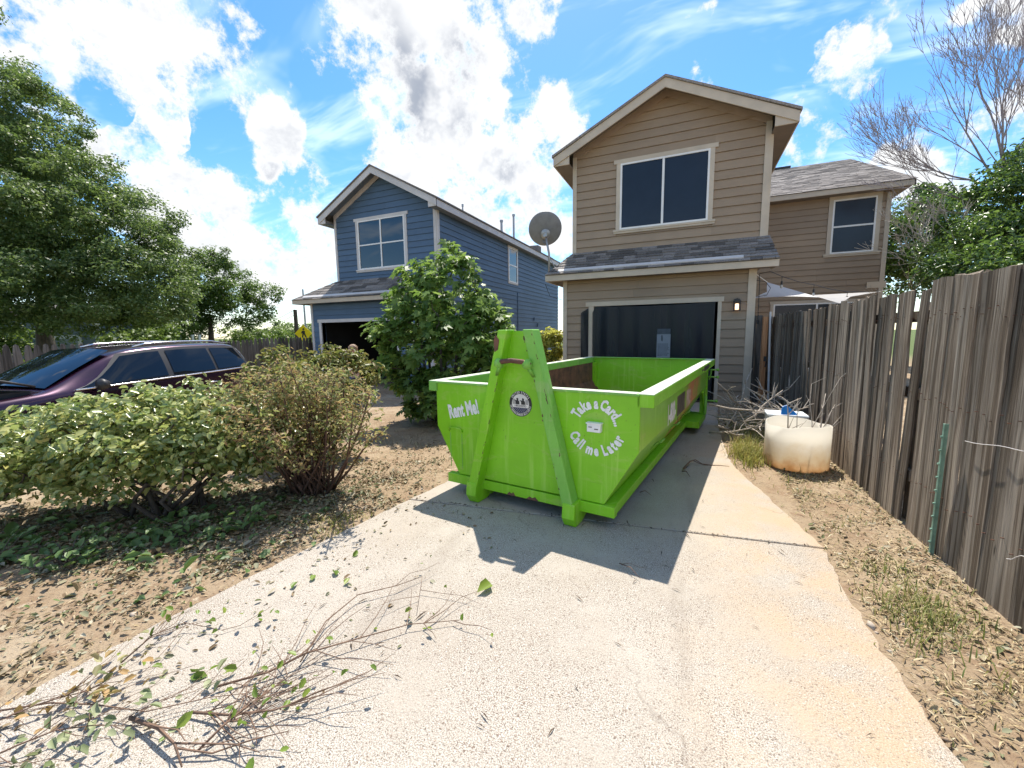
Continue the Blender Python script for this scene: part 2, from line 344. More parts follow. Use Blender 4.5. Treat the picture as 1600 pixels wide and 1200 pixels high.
def paint_mat(name, c, rough=.42, wear=.8, dust=.5):
    """painted steel: rust nicks, chalky runs, dust"""
    m, g, b = base_mat(name); tc = g.n('ShaderNodeTexCoord').outputs['Object']
    big = g.noise(tc, 1.6, 6, .62); run = g.noise(g.mapping(tc, (16, 16, 1.0)), 1.0, 6, .62, .3); fine = g.noise(tc, 34, 6, .7)
    col = g.ramp(big, [(.3, tuple(x*.80 for x in c)), (.6, c)])
    col = g.mix(g.math('MULTIPLY', g.smooth(run, .52, .74), dust), col, (min(1, c[0]*1.3+.14), min(1, c[1]*1.02+.10), c[2]+.12, 1))
    scf = g.math('MULTIPLY', g.smooth(g.noise(g.mapping(tc, (2, 2, 5), rot=(.2, .5, .1)), 1.6, 7, .68, .6), .54, .66), .42); col = g.mix(scf, col, (min(1, c[0]*1.15+.10), c[1]*.88, c[2]+.10, 1))
    scr = g.math('MULTIPLY', g.smooth(g.noise(g.mapping(tc, (3, 3, 70), rot=(.5, .35, 0)), 1.0, 3, .6, .2), .70, .72), wear*.6); col = g.mix(scr, col, (min(1, c[0]*.5+.03), c[1]*.42, c[2]+.02, 1))
    spots = g.smooth(g.noise(tc, 48, 4, .75, .4), .655, .68); gate = g.smooth(g.noise(tc, 3.2, 4, .6), .46, .6)
    col = g.mix(g.math('MULTIPLY', g.math('MULTIPLY', spots, gate), wear), col, (.045, .028, .02, 1))
    rust = g.smooth(g.noise(g.mapping(tc, (7, 7, 14)), 1.0, 8, .75, .5), .67, .70); col = g.mix(g.math('MULTIPLY', rust, wear), col, (.10, .045, .025, 1))
    g.l(col, b.inputs['Base Color']); g.l(g.ramp(fine, [(.3, rough*.85), (.7, min(1, rough*1.35))]), b.inputs['Roughness'])
    bp = g.n('ShaderNodeBump'); bp.inputs['Strength'].default_value = .12; bp.inputs['Distance'].default_value = .01
    g.l(g.math('ADD', g.noise(tc, 4, 3), g.math('MULTIPLY', fine, .25)), bp.inputs['Height']); g.l(bp.outputs[0], b.inputs['Normal']); return m

M = {}
M['brown'] = siding_mat('brown_siding', (.335, .250, .172)); M['blue'] = siding_mat('blue_siding', (.092, .150, .232))
M['trim'] = pm('beige_trim', (.52, .44, .34), .55, .10, 3, .12, 40, objrand=.05); M['trimblue'] = pm('pale_trim', (.56, .53, .51), .55, .10, 3, .12, 40, objrand=.05)
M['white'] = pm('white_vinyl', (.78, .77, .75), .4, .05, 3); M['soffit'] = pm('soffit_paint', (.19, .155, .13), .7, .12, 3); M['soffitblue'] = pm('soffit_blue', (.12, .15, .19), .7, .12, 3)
M['shingle'] = pm('shingle_grey', (.185, .168, .155), .92, .42, 40, .7, 170, objrand=.5, spec=.2); M['shinglelt'] = pm('shingle_pale', (.26, .235, .215), .92, .40, 30, .7, 150, objrand=.2, spec=.2)
M['screen'] = glass_mat('solar_screen', (.014, .021, .036), .22, 1.42); M['glass'] = glass_mat('window_glass', (.008, .010, .012), .015, 1.85)
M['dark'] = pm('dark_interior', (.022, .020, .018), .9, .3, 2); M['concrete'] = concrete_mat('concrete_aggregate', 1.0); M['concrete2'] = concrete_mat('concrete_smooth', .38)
M['ground'] = ground_mat(); M['green'] = paint_mat('green_paint', (.245, .60, .012)); M['greenold'] = paint_mat('green_paint_chalky', (.21, .50, .07), .6, .35, .8)
M['fence'] = wood_mat('weathered_cedar', (.024, .018, .013), (.125, .096, .070), (.31, .26, .205)); M['fencefar'] = wood_mat('weathered_cedar_dark', (.035, .032, .029), (.10, .092, .082), (.18, .165, .15))
M['post'] = wood_mat('new_pine', (.20, .085, .035), (.36, .165, .075), (.46, .235, .12)); M['bark'] = pm('bark', (.085, .066, .052), .95, .45, 18, .9, 40, stretch=(1, 1, .3)); M['twig'] = pm('dry_twig', (.43, .37, .30), .85, .35, 20, .4, 60)
M['steel'] = pm('galvanised', (.36, .36, .36), .45, .12, 12, metallic=.6); M['black'] = pm('black_plastic', (.02, .02, .022), .5, .2, 10); M['rust'] = pm('rusty_steel', (.135, .060, .035), .8, .45, 9, .5, 60, c2=(.055, .03, .022))

# ================================================================== SETTING
WC = set()
def wthing(name, label, cat, loc, group=None):
    """thing whose parts are modelled in world coordinates; the Empty stands at its base"""
    o = thing(name, label, cat, loc, 0, group); WC.add(o.name); return o
_link = link
def link(name, me, mat=None, parent=None, loc=None):
    o = _link(name, me, mat, parent, loc)
    if parent is not None and parent.name in WC: o.matrix_parent_inverse = Matrix.Translation(-parent.location)
    return o
def px2g(u, v, z=0.0):
    d = fw + rt*((u-800)/FOC) - up*((v-600)/FOC); t = (z-CAM_H)/d.z; return Vector((d.x*t, d.y*t, z))
def pxd(u, v, dist):
    d = fw + rt*((u-800)/FOC) - up*((v-600)/FOC); return Vector((0, 0, CAM_H))+d*dist
def pxy(u, v, y):
    d = fw + rt*((u-800)/FOC) - up*((v-600)/FOC); return Vector((0, 0, CAM_H))+d*(y/d.y)
def sstep(a, b, x):
    t = min(1, max(0, (x-a)/(b-a))); return t*t*(3-2*t)
def vnoise(x, y):
    return math.sin(x*3.1+math.sin(y*2.3))*.4+math.sin(y*4.7+x*1.3)*.3+math.sin(x*9.1-y*7.3)*.3
DRIVE_L = [(-2.60, -3.0), (-2.64, 0.6), (-2.62, 1.15), (-2.50, 2.2), (-2.39, 2.987)]
DRIVE_R = [(1.0, -3.0), (.97, 1.2), (.95, 1.80), (.925, 2.35), (.905, 2.89), (.935, 3.377)]
DRIVE_L2 = [(-2.39, 3.005), (-2.30, 3.6), (-2.27, 6), (-2.25, 9.72)]
DRIVE_R2 = [(.935, 3.397), (.86, 3.75), (.72, 4.35), (.60, 4.85), (.50, 5.4), (.48, 7), (.62, 9.72)]
def inside_drive(x, y, pad=0.0):
    if y > 9.75: return False
    L = DRIVE_L+DRIVE_L2; Rr = DRIVE_R+DRIVE_R2
    lx = np.interp(y, [p[1] for p in L], [p[0] for p in L]); rx = np.interp(y, [p[1] for p in Rr], [p[0] for p in Rr])
    return lx-pad < x < rx+pad
def gh(x, y):
    z = -.012 + vnoise(x, y)*.012
    z -= .18*sstep(-3.6, -8.2, x) + .20*sstep(-11, -15, x)
    if x > .9: z += .02*sstep(.95, 1.5, x)
    d = max(0, math.hypot(max(abs(x+3)-14, 0), max(abs(y-5)-16, 0))); z -= .25*sstep(0, 30, d)
    if inside_drive(x, y, -.04): z = min(z, -.07)
    return z
def make_ground():
    def axis(lo, hi, step, far):
        a = list(np.arange(lo, hi+1e-6, step)); s = step; x = hi
        while x < far: s *= 1.35; x += s; a.append(x)
        s = step; x = lo
        while x > -far: s *= 1.35; x -= s; a.insert(0, x)
        return a
    xs = axis(-9, 2.2, .1, 900); ys = axis(-.5, 10, .1, 900)
    V = [(x, y, gh(x, y)) for y in ys for x in xs]; n = len(xs)
    F = [(j*n+i, j*n+i+1, (j+1)*n+i+1, (j+1)*n+i) for j in range(len(ys)-1) for i in range(n-1)]
    o = link('ground', np_mesh('ground', V, F, True), M['ground']); tag(o, kind='structure')
make_ground()
def make_drive():
    root = link('driveway', None); tag(root, kind='structure')
    def jag(pts, amp, step=.06):
        out = []
        for (a, b) in zip(pts[:-1], pts[1:]):
            k = max(1, int(math.hypot(b[0]-a[0], b[1]-a[1])/step))
            for i in range(k):
                t = i/k; x = a[0]+(b[0]-a[0])*t; y = a[1]+(b[1]-a[1])*t; out.append((x+amp*vnoise(x*4+y*5, y*6)+amp*.6*vnoise(y*17, y*11), y))
        out.append(pts[-1]); return out
    for L, Rr, m in ((DRIVE_L, DRIVE_R, M['concrete']), (DRIVE_L2, DRIVE_R2, M['concrete2'])):
        Lj = jag(L, .012); Rj = jag(Rr, .016); poly = Lj+Rj[::-1]
        b = MB(); b.prism([(x, y, -.1) for (x, y) in poly[::-1]], (0, 0, .1)); b.build('slab', m, root, bevel=.006, seg=1)
make_drive()

# ------------------------------------------------------------------ boards, windows
def bmap(kind, plane):
    if kind == 'front': return lambda u, off, z: Vector((u, plane-off, z))      # faces -Y
    if kind == 'right': return lambda u, off, z: Vector((plane+off, u, z))      # faces +X
    if kind == 'left': return lambda u, off, z: Vector((plane-off, u, z))
def fbox(b, mp, u0, u1, o0, o1, z0, z1):
    P = [mp(u, o, z) for z in (z0, z1) for (u, o) in ((u0, o0), (u1, o0), (u1, o1), (u0, o1))]
    return b.hexa(P[:4], P[4:])
def boards(parent, mp, z0, z1, lim, openings, mat, expo=.187, seam=3.66, rnd=None):
    """lap siding: every board its own wedge, bottom edge proud of the board below"""
    rnd = rnd or random.Random(3); z = z0
    while z < z1-.01:
        top = min(z+expo, z1); a0, b0 = lim(z); a1, b1 = lim(top)
        spans = [(max(a0, -1e9), b0, a1, b1, z, top)]
        for (ou0, ou1, oz0, oz1) in openings:
            new = []
            for (p0, q0, p1, q1, s0, s1) in spans:
                if s1 <= oz0+.005 or s0 >= oz1-.005 or q0 <= ou0 or p0 >= ou1: new.append((p0, q0, p1, q1, s0, s1)); continue
                if p0 < ou0: new.append((p0, ou0, p1, ou0, s0, s1))
                if q0 > ou1: new.append((ou1, q0, ou1, q1, s0, s1))
                if s0 < oz0-.01: new.append((max(p0, ou0), min(q0, ou1), max(p0, ou0), min(q0, ou1), s0, oz0))
                if s1 > oz1+.01: new.append((max(p0, ou0), min(q0, ou1), max(p0, ou0), min(q0, ou1), oz1, s1))
            spans = new
        for (p0, q0, p1, q1, s0, s1) in spans:
            if q0-p0 < .03: continue
            cuts = [p0]; 
            if q0-p0 > seam*.8:
                c = p0+rnd.uniform(.35, 1.0)*seam
                while c < q0-.4: cuts.append(c); c += seam
            cuts.append(q0)
            for i in range(len(cuts)-1):
                u0, u1 = cuts[i], cuts[i+1]; g0 = .0015 if i else 0; u0 += g0
                t0 = p1 if i == 0 else u0; t1 = q1 if i == len(cuts)-2 else u1
                if t1 < t0: t0 = t1 = (t0+t1)/2
                ob = .034+rnd.uniform(-.002, .002); ot = .012; s1 = s1-.009 if s1 == top else s1
                f0 = (s0-z)/expo; ob2 = ob+(ot-ob)*f0
                b = MB(); b.hexa([mp(u0, 0, s0), mp(u1, 0, s0), mp(u1, ob2, s0), mp(u0, ob2, s0)], [mp(t0, 0, s1), mp(t1, 0, s1), mp(t1, ot, s1), mp(t0, ot, s1)])
                b.build('siding_board', mat, parent)
        z = top
def window(parent, mp, u0, u1, z0, z1, trim, frame, pane, style='pair', tw=.09, sill=True, head=.06, fw_=.04, off=.03):
    """u0..u1, z0..z1 is the outside of the side trim"""
    hz = z1-tw; lz = z0+(.085 if sill else tw)
    b = MB(); i0, i1 = u0+tw, u1-tw
    for (a, c, d, e) in ((i0, i1, hz-fw_, hz), (i0, i1, lz, lz+fw_), (i0, i0+fw_, lz+fw_, hz-fw_), (i1-fw_, i1, lz+fw_, hz-fw_)): fbox(b, mp, a, c, .005, off+.022, d, e)
    cu = (i0+i1)/2; cz = (lz+hz)/2
    if style in ('pair', 'cross'): fbox(b, mp, cu-fw_*.6, cu+fw_*.6, .005, off+.02, lz+fw_, hz-fw_)
    if style == 'cross':
        fbox(b, mp, i0+fw_, cu-fw_*.6, .005, off+.018, cz-.02, cz+.02); fbox(b, mp, cu+fw_*.6, i1-fw_, .005, off+.018, cz-.02, cz+.02)
    if style == 'sash': fbox(b, mp, i0+fw_, i1-fw_, .005, off+.018, cz-.022, cz+.022)
    w = b.build('window', frame, parent)
    def pn(a, c, d, e): q = MB(); fbox(q, mp, a, c, .004, off, d, e); q.build('pane', pane, w)
    x0, x1, y0, y1 = i0+fw_, i1-fw_, lz+fw_, hz-fw_
    if style == 'pair': pn(x0, cu-fw_*.6, y0, y1); pn(cu+fw_*.6, x1, y0, y1)
    elif style == 'cross':
        for (a, c) in ((x0, cu-fw_*.6), (cu+fw_*.6, x1)):
            for (d, e) in ((y0, cz-.02), (cz+.02, y1)): pn(a, c, d, e)
    elif style == 'sash': pn(x0, x1, y0, cz-.022); pn(x0, x1, cz+.022, y1)
    else: pn(x0, x1, y0, y1)
    for (a, c) in ((u0, i0), (i1, u1)):
        q = MB(); fbox(q, mp, a, c, 0, .050, lz, hz); q.build('side_trim', trim, w)
    q = MB(); fbox(q, mp, u0-head, u1+head, 0, .056, hz, z1); q.build('head_trim', trim, w)
    q = MB()
    if sill: fbox(q, mp, u0-.06, u1+.06, 0, .07, z0+.045, lz); fbox(q, mp, u0-.05, u1+.05, 0, .05, z0, z0+.045)
    else: fbox(q, mp, u0, u1, 0, .042, z0, lz)
    q.build('sill', trim, w); return w
def corner_trim(parent, mp, u0, u1, z0, z1, mat, off=.046):
    q = MB(); fbox(q, mp, u0, u1, 0, off, z0, z1); return q.build('corner_trim', mat, parent)
def shingle_plane(parent, A, B, Ctop, Dtop, mat, expo=.14, w=.30, thick=.012, rnd=None, clip=True):
    """A,B eave ends, Dtop,Ctop top ends above A and B: rows of single shingles"""
    rnd = rnd or random.Random(5); A, B, Ct, Dt = map(Vector, (A, B, Ctop, Dtop))
    eav = (B-A); L = eav.length; e = eav.normalized(); upv = (Dt-A)-e*((Dt-A).dot(e)); S = upv.length; upn = upv.normalized(); nr = e.cross(upn).normalized()
    if nr.z < 0: nr = -nr
    la = (Dt-A).dot(e)/S; lb = L-(Ct-A).dot(e); lb /= S
    rows = int(S/expo+.5); ex = S/rows; cache = {}
    for r in range(rows):
        s0 = r*ex; s1 = min(S, s0+ex*1.12); x = la*s0 - rnd.uniform(0, w); xe = L-lb*s0
        while x < xe-.01:
            ww = rnd.choice((.8, 1, 1.25))*w; x0 = max(x, la*s0); x1 = min(x+ww-.006, xe); x += ww
            if x1-x0 < .02: continue
            full = abs((x1-x0)-(ww-.006)) < 1e-6
            t = thick*rnd.uniform(.75, 1.5)
            l0, l1 = x0, x1; h0, h1 = max(x0, la*s1), min(x1, L-lb*s1)
            if h1 <= h0: h0 = h1 = (h0+h1)/2
            P = lambda u, s, o: A+e*u+upn*s+nr*o
            b = MB(); b.hexa([P(l0, s0, 0), P(l1, s0, 0), P(h1, s1, 0), P(h0, s1, 0)], [P(l0, s0, t), P(l1, s0, t), P(h1, s1, .004), P(h0, s1, .004)])
            b.build('shingle', mat, parent)

# ------------------------------------------------------------------ brown house
def gable_roof(root, cx, tipL, tipR, ztip, zapex, y0, y1, wallL, wallR, fas, sof, shing, fd=.19, name='roof'):
    """front-facing gable: slabs, rake fascia, returns, soffit"""
    b = MB(); t = .05
    b.add([(tipL-.03, y0-.03, ztip), (cx, y0-.03, zapex), (tipR+.03, y0-.03, ztip), (tipL-.03, y1, ztip), (cx, y1, zapex), (tipR+.03, y1, ztip),
           (tipL-.03, y0-.03, ztip+t), (cx, y0-.03, zapex+t), (tipR+.03, y0-.03, ztip+t), (tipL-.03, y1, ztip+t), (cx, y1, zapex+t), (tipR+.03, y1, ztip+t)],
          [(0, 1, 4, 3), (1, 2, 5, 4), (6, 9, 10, 7), (7, 10, 11, 8), (0, 6, 7, 1), (1, 7, 8, 2), (3, 4, 10, 9), (4, 5, 11, 10), (0, 3, 9, 6), (2, 8, 11, 5)])
    roof = b.build(name, shing, root)
    for (x, s) in ((tipL, -1), (tipR, 1)):
        q = MB(); q.prism([(x, y0, ztip-.001), (x, y0, ztip-fd), (cx, y0, zapex-fd), (cx, y0, zapex-.001)], (0, .025, 0)); q.build('rake_fascia', fas, roof)
        w = wallL if s < 0 else wallR
        zin = ztip+(zapex-ztip)*abs(w-x)/abs(cx-x)
        # flat-bottomed return at the foot of the rake and the eave fascia behind it
        q = MB(); q.prism([(x, y0+.026, ztip-.002), (x, y0+.026, ztip-fd), (w, y0+.026, ztip-fd), (w, y0+.026, zin-.02)], (0, .03, 0)); q.build('eave_return', fas, roof)
        q = MB(); q.box(min(x, x-s*.025), max(x, x-s*.025), y0+.03, y1, ztip-fd, ztip-.002); q.build('fascia', fas, roof)
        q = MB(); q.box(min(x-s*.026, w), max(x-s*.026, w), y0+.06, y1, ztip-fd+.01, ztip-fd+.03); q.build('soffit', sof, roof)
        # inner frieze board following the rake on the wall, sloping soffit between
        q = MB(); zi = zin-.02
        q.prism([(w, y0+.40, zi), (w, y0+.40, zi-.16), (cx, y0+.40, zapex-.02-.16), (cx, y0+.40, zapex-.02)], (0, .035, 0)); q.build('frieze_board', M['friezeb'] if fas is M['trim'] else fas, roof)
        q = MB(); q.prism([(w, y0+.026, zi-.01), (w, y0+.40, zi-.01), (cx, y0+.40, zapex-.03), (cx, y0+.026, zapex-.03)], (0, 0, .02)); q.build('soffit', sof, roof)
    return roof
M['friezeb'] = pm('brown_frieze', (.33, .25, .19), .6, .1, 3)
def brown_house():
    H = wthing('brown_house', 'two storey brown lap-sided house with dark screened garage and gabled upper floor', 'house', (-.8, 9.74, 0))
    br, tr = M['brown'], M['trim']; rnd = random.Random(21)
    YG, YU, YW = 9.74, 10.15, 14.8
    gl, gr = -2.845, 1.165; ol, orr, oz = -2.10, .53, 2.17
    # --- garage storey
    b = MB(); b.box(gl, ol, YG, YG+.15, -.1, 2.86).box(orr, gr, YG, YG+.15, -.1, 2.86).box(ol, orr, YG, YG+.15, oz, 2.86)
    b.box(gr-.15, gr, YG+.15, YW, -.1, 2.86).box(gl, gl+.15, YG+.15, 18, -.1, 2.86)
    w = b.build('wall', br, H); mp = bmap('front', YG)
    boards(w, mp, .10, 2.80, lambda z: (gl+.09, gr-.10), [(ol-.02, orr+.02, -1, oz+.05)], br, rnd=rnd)
    boards(w, bmap('right', gr), .10, 2.80, lambda z: (YG+.10, YW), [], br, rnd=rnd)
    for (a, c) in ((gl-.005, gl+.09), (gr-.10, gr+.005)): corner_trim(w, mp, a, c, .02, 2.86, tr)
    corner_trim(w, bmap('right', gr), YG-.03, YG+.10, .02, 2.86, tr)
    for (fa, fb) in ((gl-.02, ol-.02), (orr+.02, gr+.02)): q = MB(); q.box(fa, fb, YG-.05, YG-.002, -.1, .10); q.build('foundation', M['concrete2'], w)
    # --- garage opening: trim, dark room, hung screen
    g = MB(); fbox(g, mp, -2.29, .64, 0, .05, oz, 2.27); gh_ = g.build('garage_opening', tr, H)
    q = MB(); fbox(q, mp, ol-.12, ol, 0, .04, .02, oz); q.build('side_trim', tr, gh_); q = MB(); fbox(q, mp, orr, orr+.07, 0, .04, .02, oz); q.build('side_trim', tr, gh_)
    q = MB(); q.box(ol-.3, orr+.3, YG+.16, YG+5.5, -.005, .0); q.build('garage_floor', M['concrete2'], gh_)
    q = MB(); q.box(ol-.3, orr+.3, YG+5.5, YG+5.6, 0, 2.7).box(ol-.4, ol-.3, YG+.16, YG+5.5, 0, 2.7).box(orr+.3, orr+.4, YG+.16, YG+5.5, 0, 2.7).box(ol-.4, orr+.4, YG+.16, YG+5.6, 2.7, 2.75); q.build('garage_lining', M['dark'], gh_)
    m, gg, bb = base_mat('bug_screen'); bb.inputs['Base Color'].default_value = (.006, .011, .019, 1); bb.inputs['Roughness'].default_value = .34; bb.inputs['Specular IOR Level'].default_value = .32
    tp = gg.n('ShaderNodeBsdfTransparent'); ms = gg.n('ShaderNodeMixShader'); tcs = gg.n('ShaderNodeTexCoord').outputs['Object']
    gg.l(gg.ramp(gg.noise(gg.mapping(tcs, (6, 1, .5)), 1.0, 4, .6), [(.3, .80), (.7, .93)]), ms.inputs[0]); gg.l(tp.outputs[0], ms.inputs[1]); gg.l(bb.outputs[0], ms.inputs[2]); gg.l(ms.outputs[0], m.node_tree.nodes['Material Output'].inputs[0])
    nx, nz = 40, 14; x0, x1 = -2.12, .475; V = []; 
    for j in range(nz+1):
        for i in range(nx+1):
            x = x0+(x1-x0)*i/nx; z = .05+(2.165-.05)*j/nz; sag = .03*math.sin(math.pi*i/nx) if j == nz else 0
            V.append((x, YG-.062-.018*math.sin(x*7+z)*(1-j/nz)-.012*math.sin(x*17), z-sag-(.14 if (i == 0 and j == nz) else 0)))
    F = [(j*(nx+1)+i, j*(nx+1)+i+1, (j+1)*(nx+1)+i+1, (j+1)*(nx+1)+i) for j in range(nz) for i in range(nx)]
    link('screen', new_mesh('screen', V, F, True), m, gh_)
    fl = [(x, YG-.06-.012*math.sin(x*30+z*3), z-(.10*(-2.22-x)/.18 if z > 2 else 0)) for z in np.linspace(.05, 2.13, 9) for x in np.linspace(-2.40, -2.22, 5)]
    link('screen_flap', new_mesh('screen_flap', fl, [(j*5+i, j*5+i+1, (j+1)*5+i+1, (j+1)*5+i) for j in range(8) for i in range(4)], True), m, gh_)
    q = MB(); q.box(-.79, -.75, YG+.12, YG+.16, 0, oz); q.build('centre_post', M['black'], gh_)
    # --- upper storey
    ul, ur, ax, zt, za = -2.725, 1.37, -.655, 5.737, 6.706
    sl = (za-zt)/(ur-ax)
    b = MB(); b.prism([(ul, YU, 2.9), (ur, YU, 2.9), (ur, YU, zt), (ax, YU, za), (ul, YU, zt)], (0, .15, 0)); b.box(ul, ul+.15, YU+.15, 19, 2.9, zt-.03).box(ur-.15, ur, YU+.15, YW, 2.9, zt-.03)
    w2 = b.build('wall', br, H); mp2 = bmap('front', YU)
    def lim(z):
        t = max(0, z-zt)/sl; return (ul+.09+max(0, t-.09), ur-.10-max(0, t-.10)) if z > zt else (ul+.09, ur-.10)
    wu0, wu1, wz0, wz1 = -1.69, .36, 3.86, 5.506
    boards(w2, mp2, 3.44, za-.06, lim, [(wu0, wu1, wz0, wz1)], br, rnd=rnd, seam=3.4)
    corner_trim(w2, mp2, ul-.005, ul+.09, 3.3, zt, tr); corner_trim(w2, mp2, ur-.10, ur+.005, 3.3, zt, tr); corner_trim(w2, bmap('right', ur), YU-.03, YU+.09, 3.0, zt-.2, tr)
    boards(w2, bmap('right', ur), 3.0, zt-.2, lambda z: (YU+.09, YW), [], br, rnd=rnd, seam=5)
    window(H, mp2, wu0, wu1, wz0, wz1, tr, M['white'], M['screen'], 'pair')
    gable_roof(H, ax, -3.10, 1.765, 5.66, 6.83, 9.72, 19.5, ul, ur, tr, M['soffit'], M['shingle'])
    # --- skirt roof over the garage
    ey, ez, ty, tz = 9.39, 2.915, YU, 3.50; el, er = -3.20, 1.53
    b = MB(); b.add([(el, ey, ez), (er, ey, ez), (er-.08, ty, tz), (ul-.01, ty, tz), (el, ty+.7, ez), (ul-.01, ty+.7, tz), (er, ty, ez)], [(0, 1, 2, 3), (4, 0, 3, 5), (1, 6, 2), (0, 4, 6, 1)])
    sk = b.build('skirt_roof', M['shingle'], H)
    shingle_plane(sk, (el, ey-.03, ez+.004), (er, ey-.03, ez+.004), (er-.08, ty-.03, tz+.004), (ul, ty-.03, tz+.004), M['shingle'], expo=.125, w=.26, thick=.018)
    shingle_plane(sk, (el-.01, ty+.7, ez+.004), (el-.01, ey, ez+.004), (ul, ty, tz+.004), (ul, ty+.7, tz+.004), M['shingle'], expo=.15, w=.3)
    q = MB(); q.box(el, er, ey, ey+.03, ez-.135, ez-.004); q.build('fascia', tr, sk); q = MB(); q.box(el, el+.03, ey+.03, ty+.7, ez-.135, ez-.004); q.build('fascia', tr, sk)
    q = MB(); q.prism([(er+.004, ey+.03, ez-.10), (er+.004, ty, ez-.10), (er-.07, ty, tz-.03), (er+.004, ey+.03, ez-.01)], (-.02, 0, 0)); q.build('end_board', tr, sk)
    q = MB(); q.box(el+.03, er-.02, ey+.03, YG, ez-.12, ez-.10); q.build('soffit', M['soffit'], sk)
    dz = (tz-ez)/(ty-ey); q = MB(); A = lambda x, s, o: (x, ey+s-o*.5, ez+s*dz+o)
    q.hexa([A(-2.9, .05, .02), A(.93, .05, .02), A(.93, .13, .02), A(-2.9, .13, .02)], [A(-2.9, .05, .045), A(.93, .05, .045), A(.93, .13, .045), A(-2.9, .13, .045)]); q.build('flashing_strip', M['trimblue'], sk)
    # --- rear wing with its own gable end
    b = MB(); b.box(1.2, 4.92, YW, YW+.15, -.1, 5.45).box(4.77, 4.92, YW+.15, 25, -.1, 5.45); w3 = b.build('wall', br, H); mp3 = bmap('front', YW)
    boards(w3, mp3, 1.60, 5.22, lambda z: (gr if z < 2.9 else ur, 4.82), [(3.53, 4.72, 3.63, 5.30), (2.25, 4.6, .2, 2.42)], br, expo=.172, rnd=rnd, seam=3.6)
    corner_trim(w3, mp3, 4.82, 4.925, .0, 5.24, tr)
    window(H, mp3, 3.53, 4.72, 3.63, 5.30, tr, M['white'], M['screen'], 'sash', tw=.10, head=.0)
    window(H, mp3, 2.25, 4.6, .3, 2.42, tr, M['white'], M['screen'], 'pair', tw=.08, sill=False, head=.02)
    q = MB(); fbox(q, mp3, 4.55, 4.98, 0, .05, 2.70, 2.87); q.build('lintel_board', tr, w3)
    b = MB(); ex0, ex1, ry, rz, wy, wz = 1.3, 5.27, 19.9, 7.89, 14.4, 5.42
    b.prism([(ex0, wy, wz), (ex0, ry, rz), (ex0, 25.4, wz)], (ex1-ex0, 0, 0)); rf = b.build('roof', M['shinglelt'], H)
    # shingle courses on the wing, too fine to pick apart singly
    rows = 42; V = []; F = []; rr = random.Random(8)
    for r in range(rows):
        s0, s1 = r/rows, (r+1.12)/rows; x = ex0-rr.uniform(0, .3)
        while x < ex1:
            w_ = rr.choice((.2, .28, .36)); xa, xb = max(x, ex0), min(x+w_-.008, ex1+.02); x += w_
            if xb-xa < .02: continue
            t = rr.uniform(.008, .022); y0_, z0_ = wy-.03+(ry-wy)*s0, wz+(rz-wz)*s0; y1_, z1_ = wy-.03+(ry-wy)*min(1, s1), wz+(rz-wz)*min(1, s1)
            k = len(V); V += [(xa, y0_, z0_+.003), (xb, y0_, z0_+.003), (xb, y0_, z0_+t+.003), (xa, y0_, z0_+t+.003), (xb, y1_, z1_+.006), (xa, y1_, z1_+.006)]; F += [(k, k+1, k+2, k+3), (k+3, k+2, k+4, k+5)]
    me = new_mesh('shingle_field', V, F); s_ = link('shingle_field', me, SHF, rf); s_['kind'] = 'stuff'
    q = MB(); q.box(ex0, ex1, wy, wy+.03, wz-.14, wz-.004); q.build('fascia', tr, rf)
    q = MB(); q.prism([(ex1, wy, wz-.16), (ex1, wy, wz-.002), (ex1, ry, rz-.002), (ex1, ry, rz-.18)], (-.03, 0, 0)); q.build('rake_fascia', tr, rf)
    q = MB(); q.box(ex0, ex1-.03, wy+.03, YW, wz-.13, wz-.11).box(4.93, ex1-.03, YW, 25, wz-.13, wz-.11); q.build('soffit', M['soffit'], rf)
    q = MB(); q.box(ex0, 3.4, ry-.12, ry+.12, rz-.01, rz+.06); q.build('ridge_vent', M['black'], rf)
    q = MB(); q.prism([(4.9, YW, 5.3), (4.9, 25, 5.3), (4.9, ry, rz-.2)], (-.1, 0, 0)); q.build('gable_end', br, w3)
    return H
def island_shingle():
    m, g, b = base_mat('shingle_field_pale'); ri = g.n('ShaderNodeNewGeometry').outputs['Random Per Island']; tc = g.n('ShaderNodeTexCoord').outputs['Object']
    c = g.ramp(ri, [(0, (.17, .15, .135)), (.5, (.25, .225, .20)), (1, (.34, .31, .28))]); c = g.mix(g.math('MULTIPLY', g.noise(tc, 60, 4, .7), .5), c, (.12, .10, .09, 1))
    g.l(c, b.inputs['Base Color']); b.inputs['Roughness'].default_value = .95; return m
SHF = island_shingle()
brown_house()

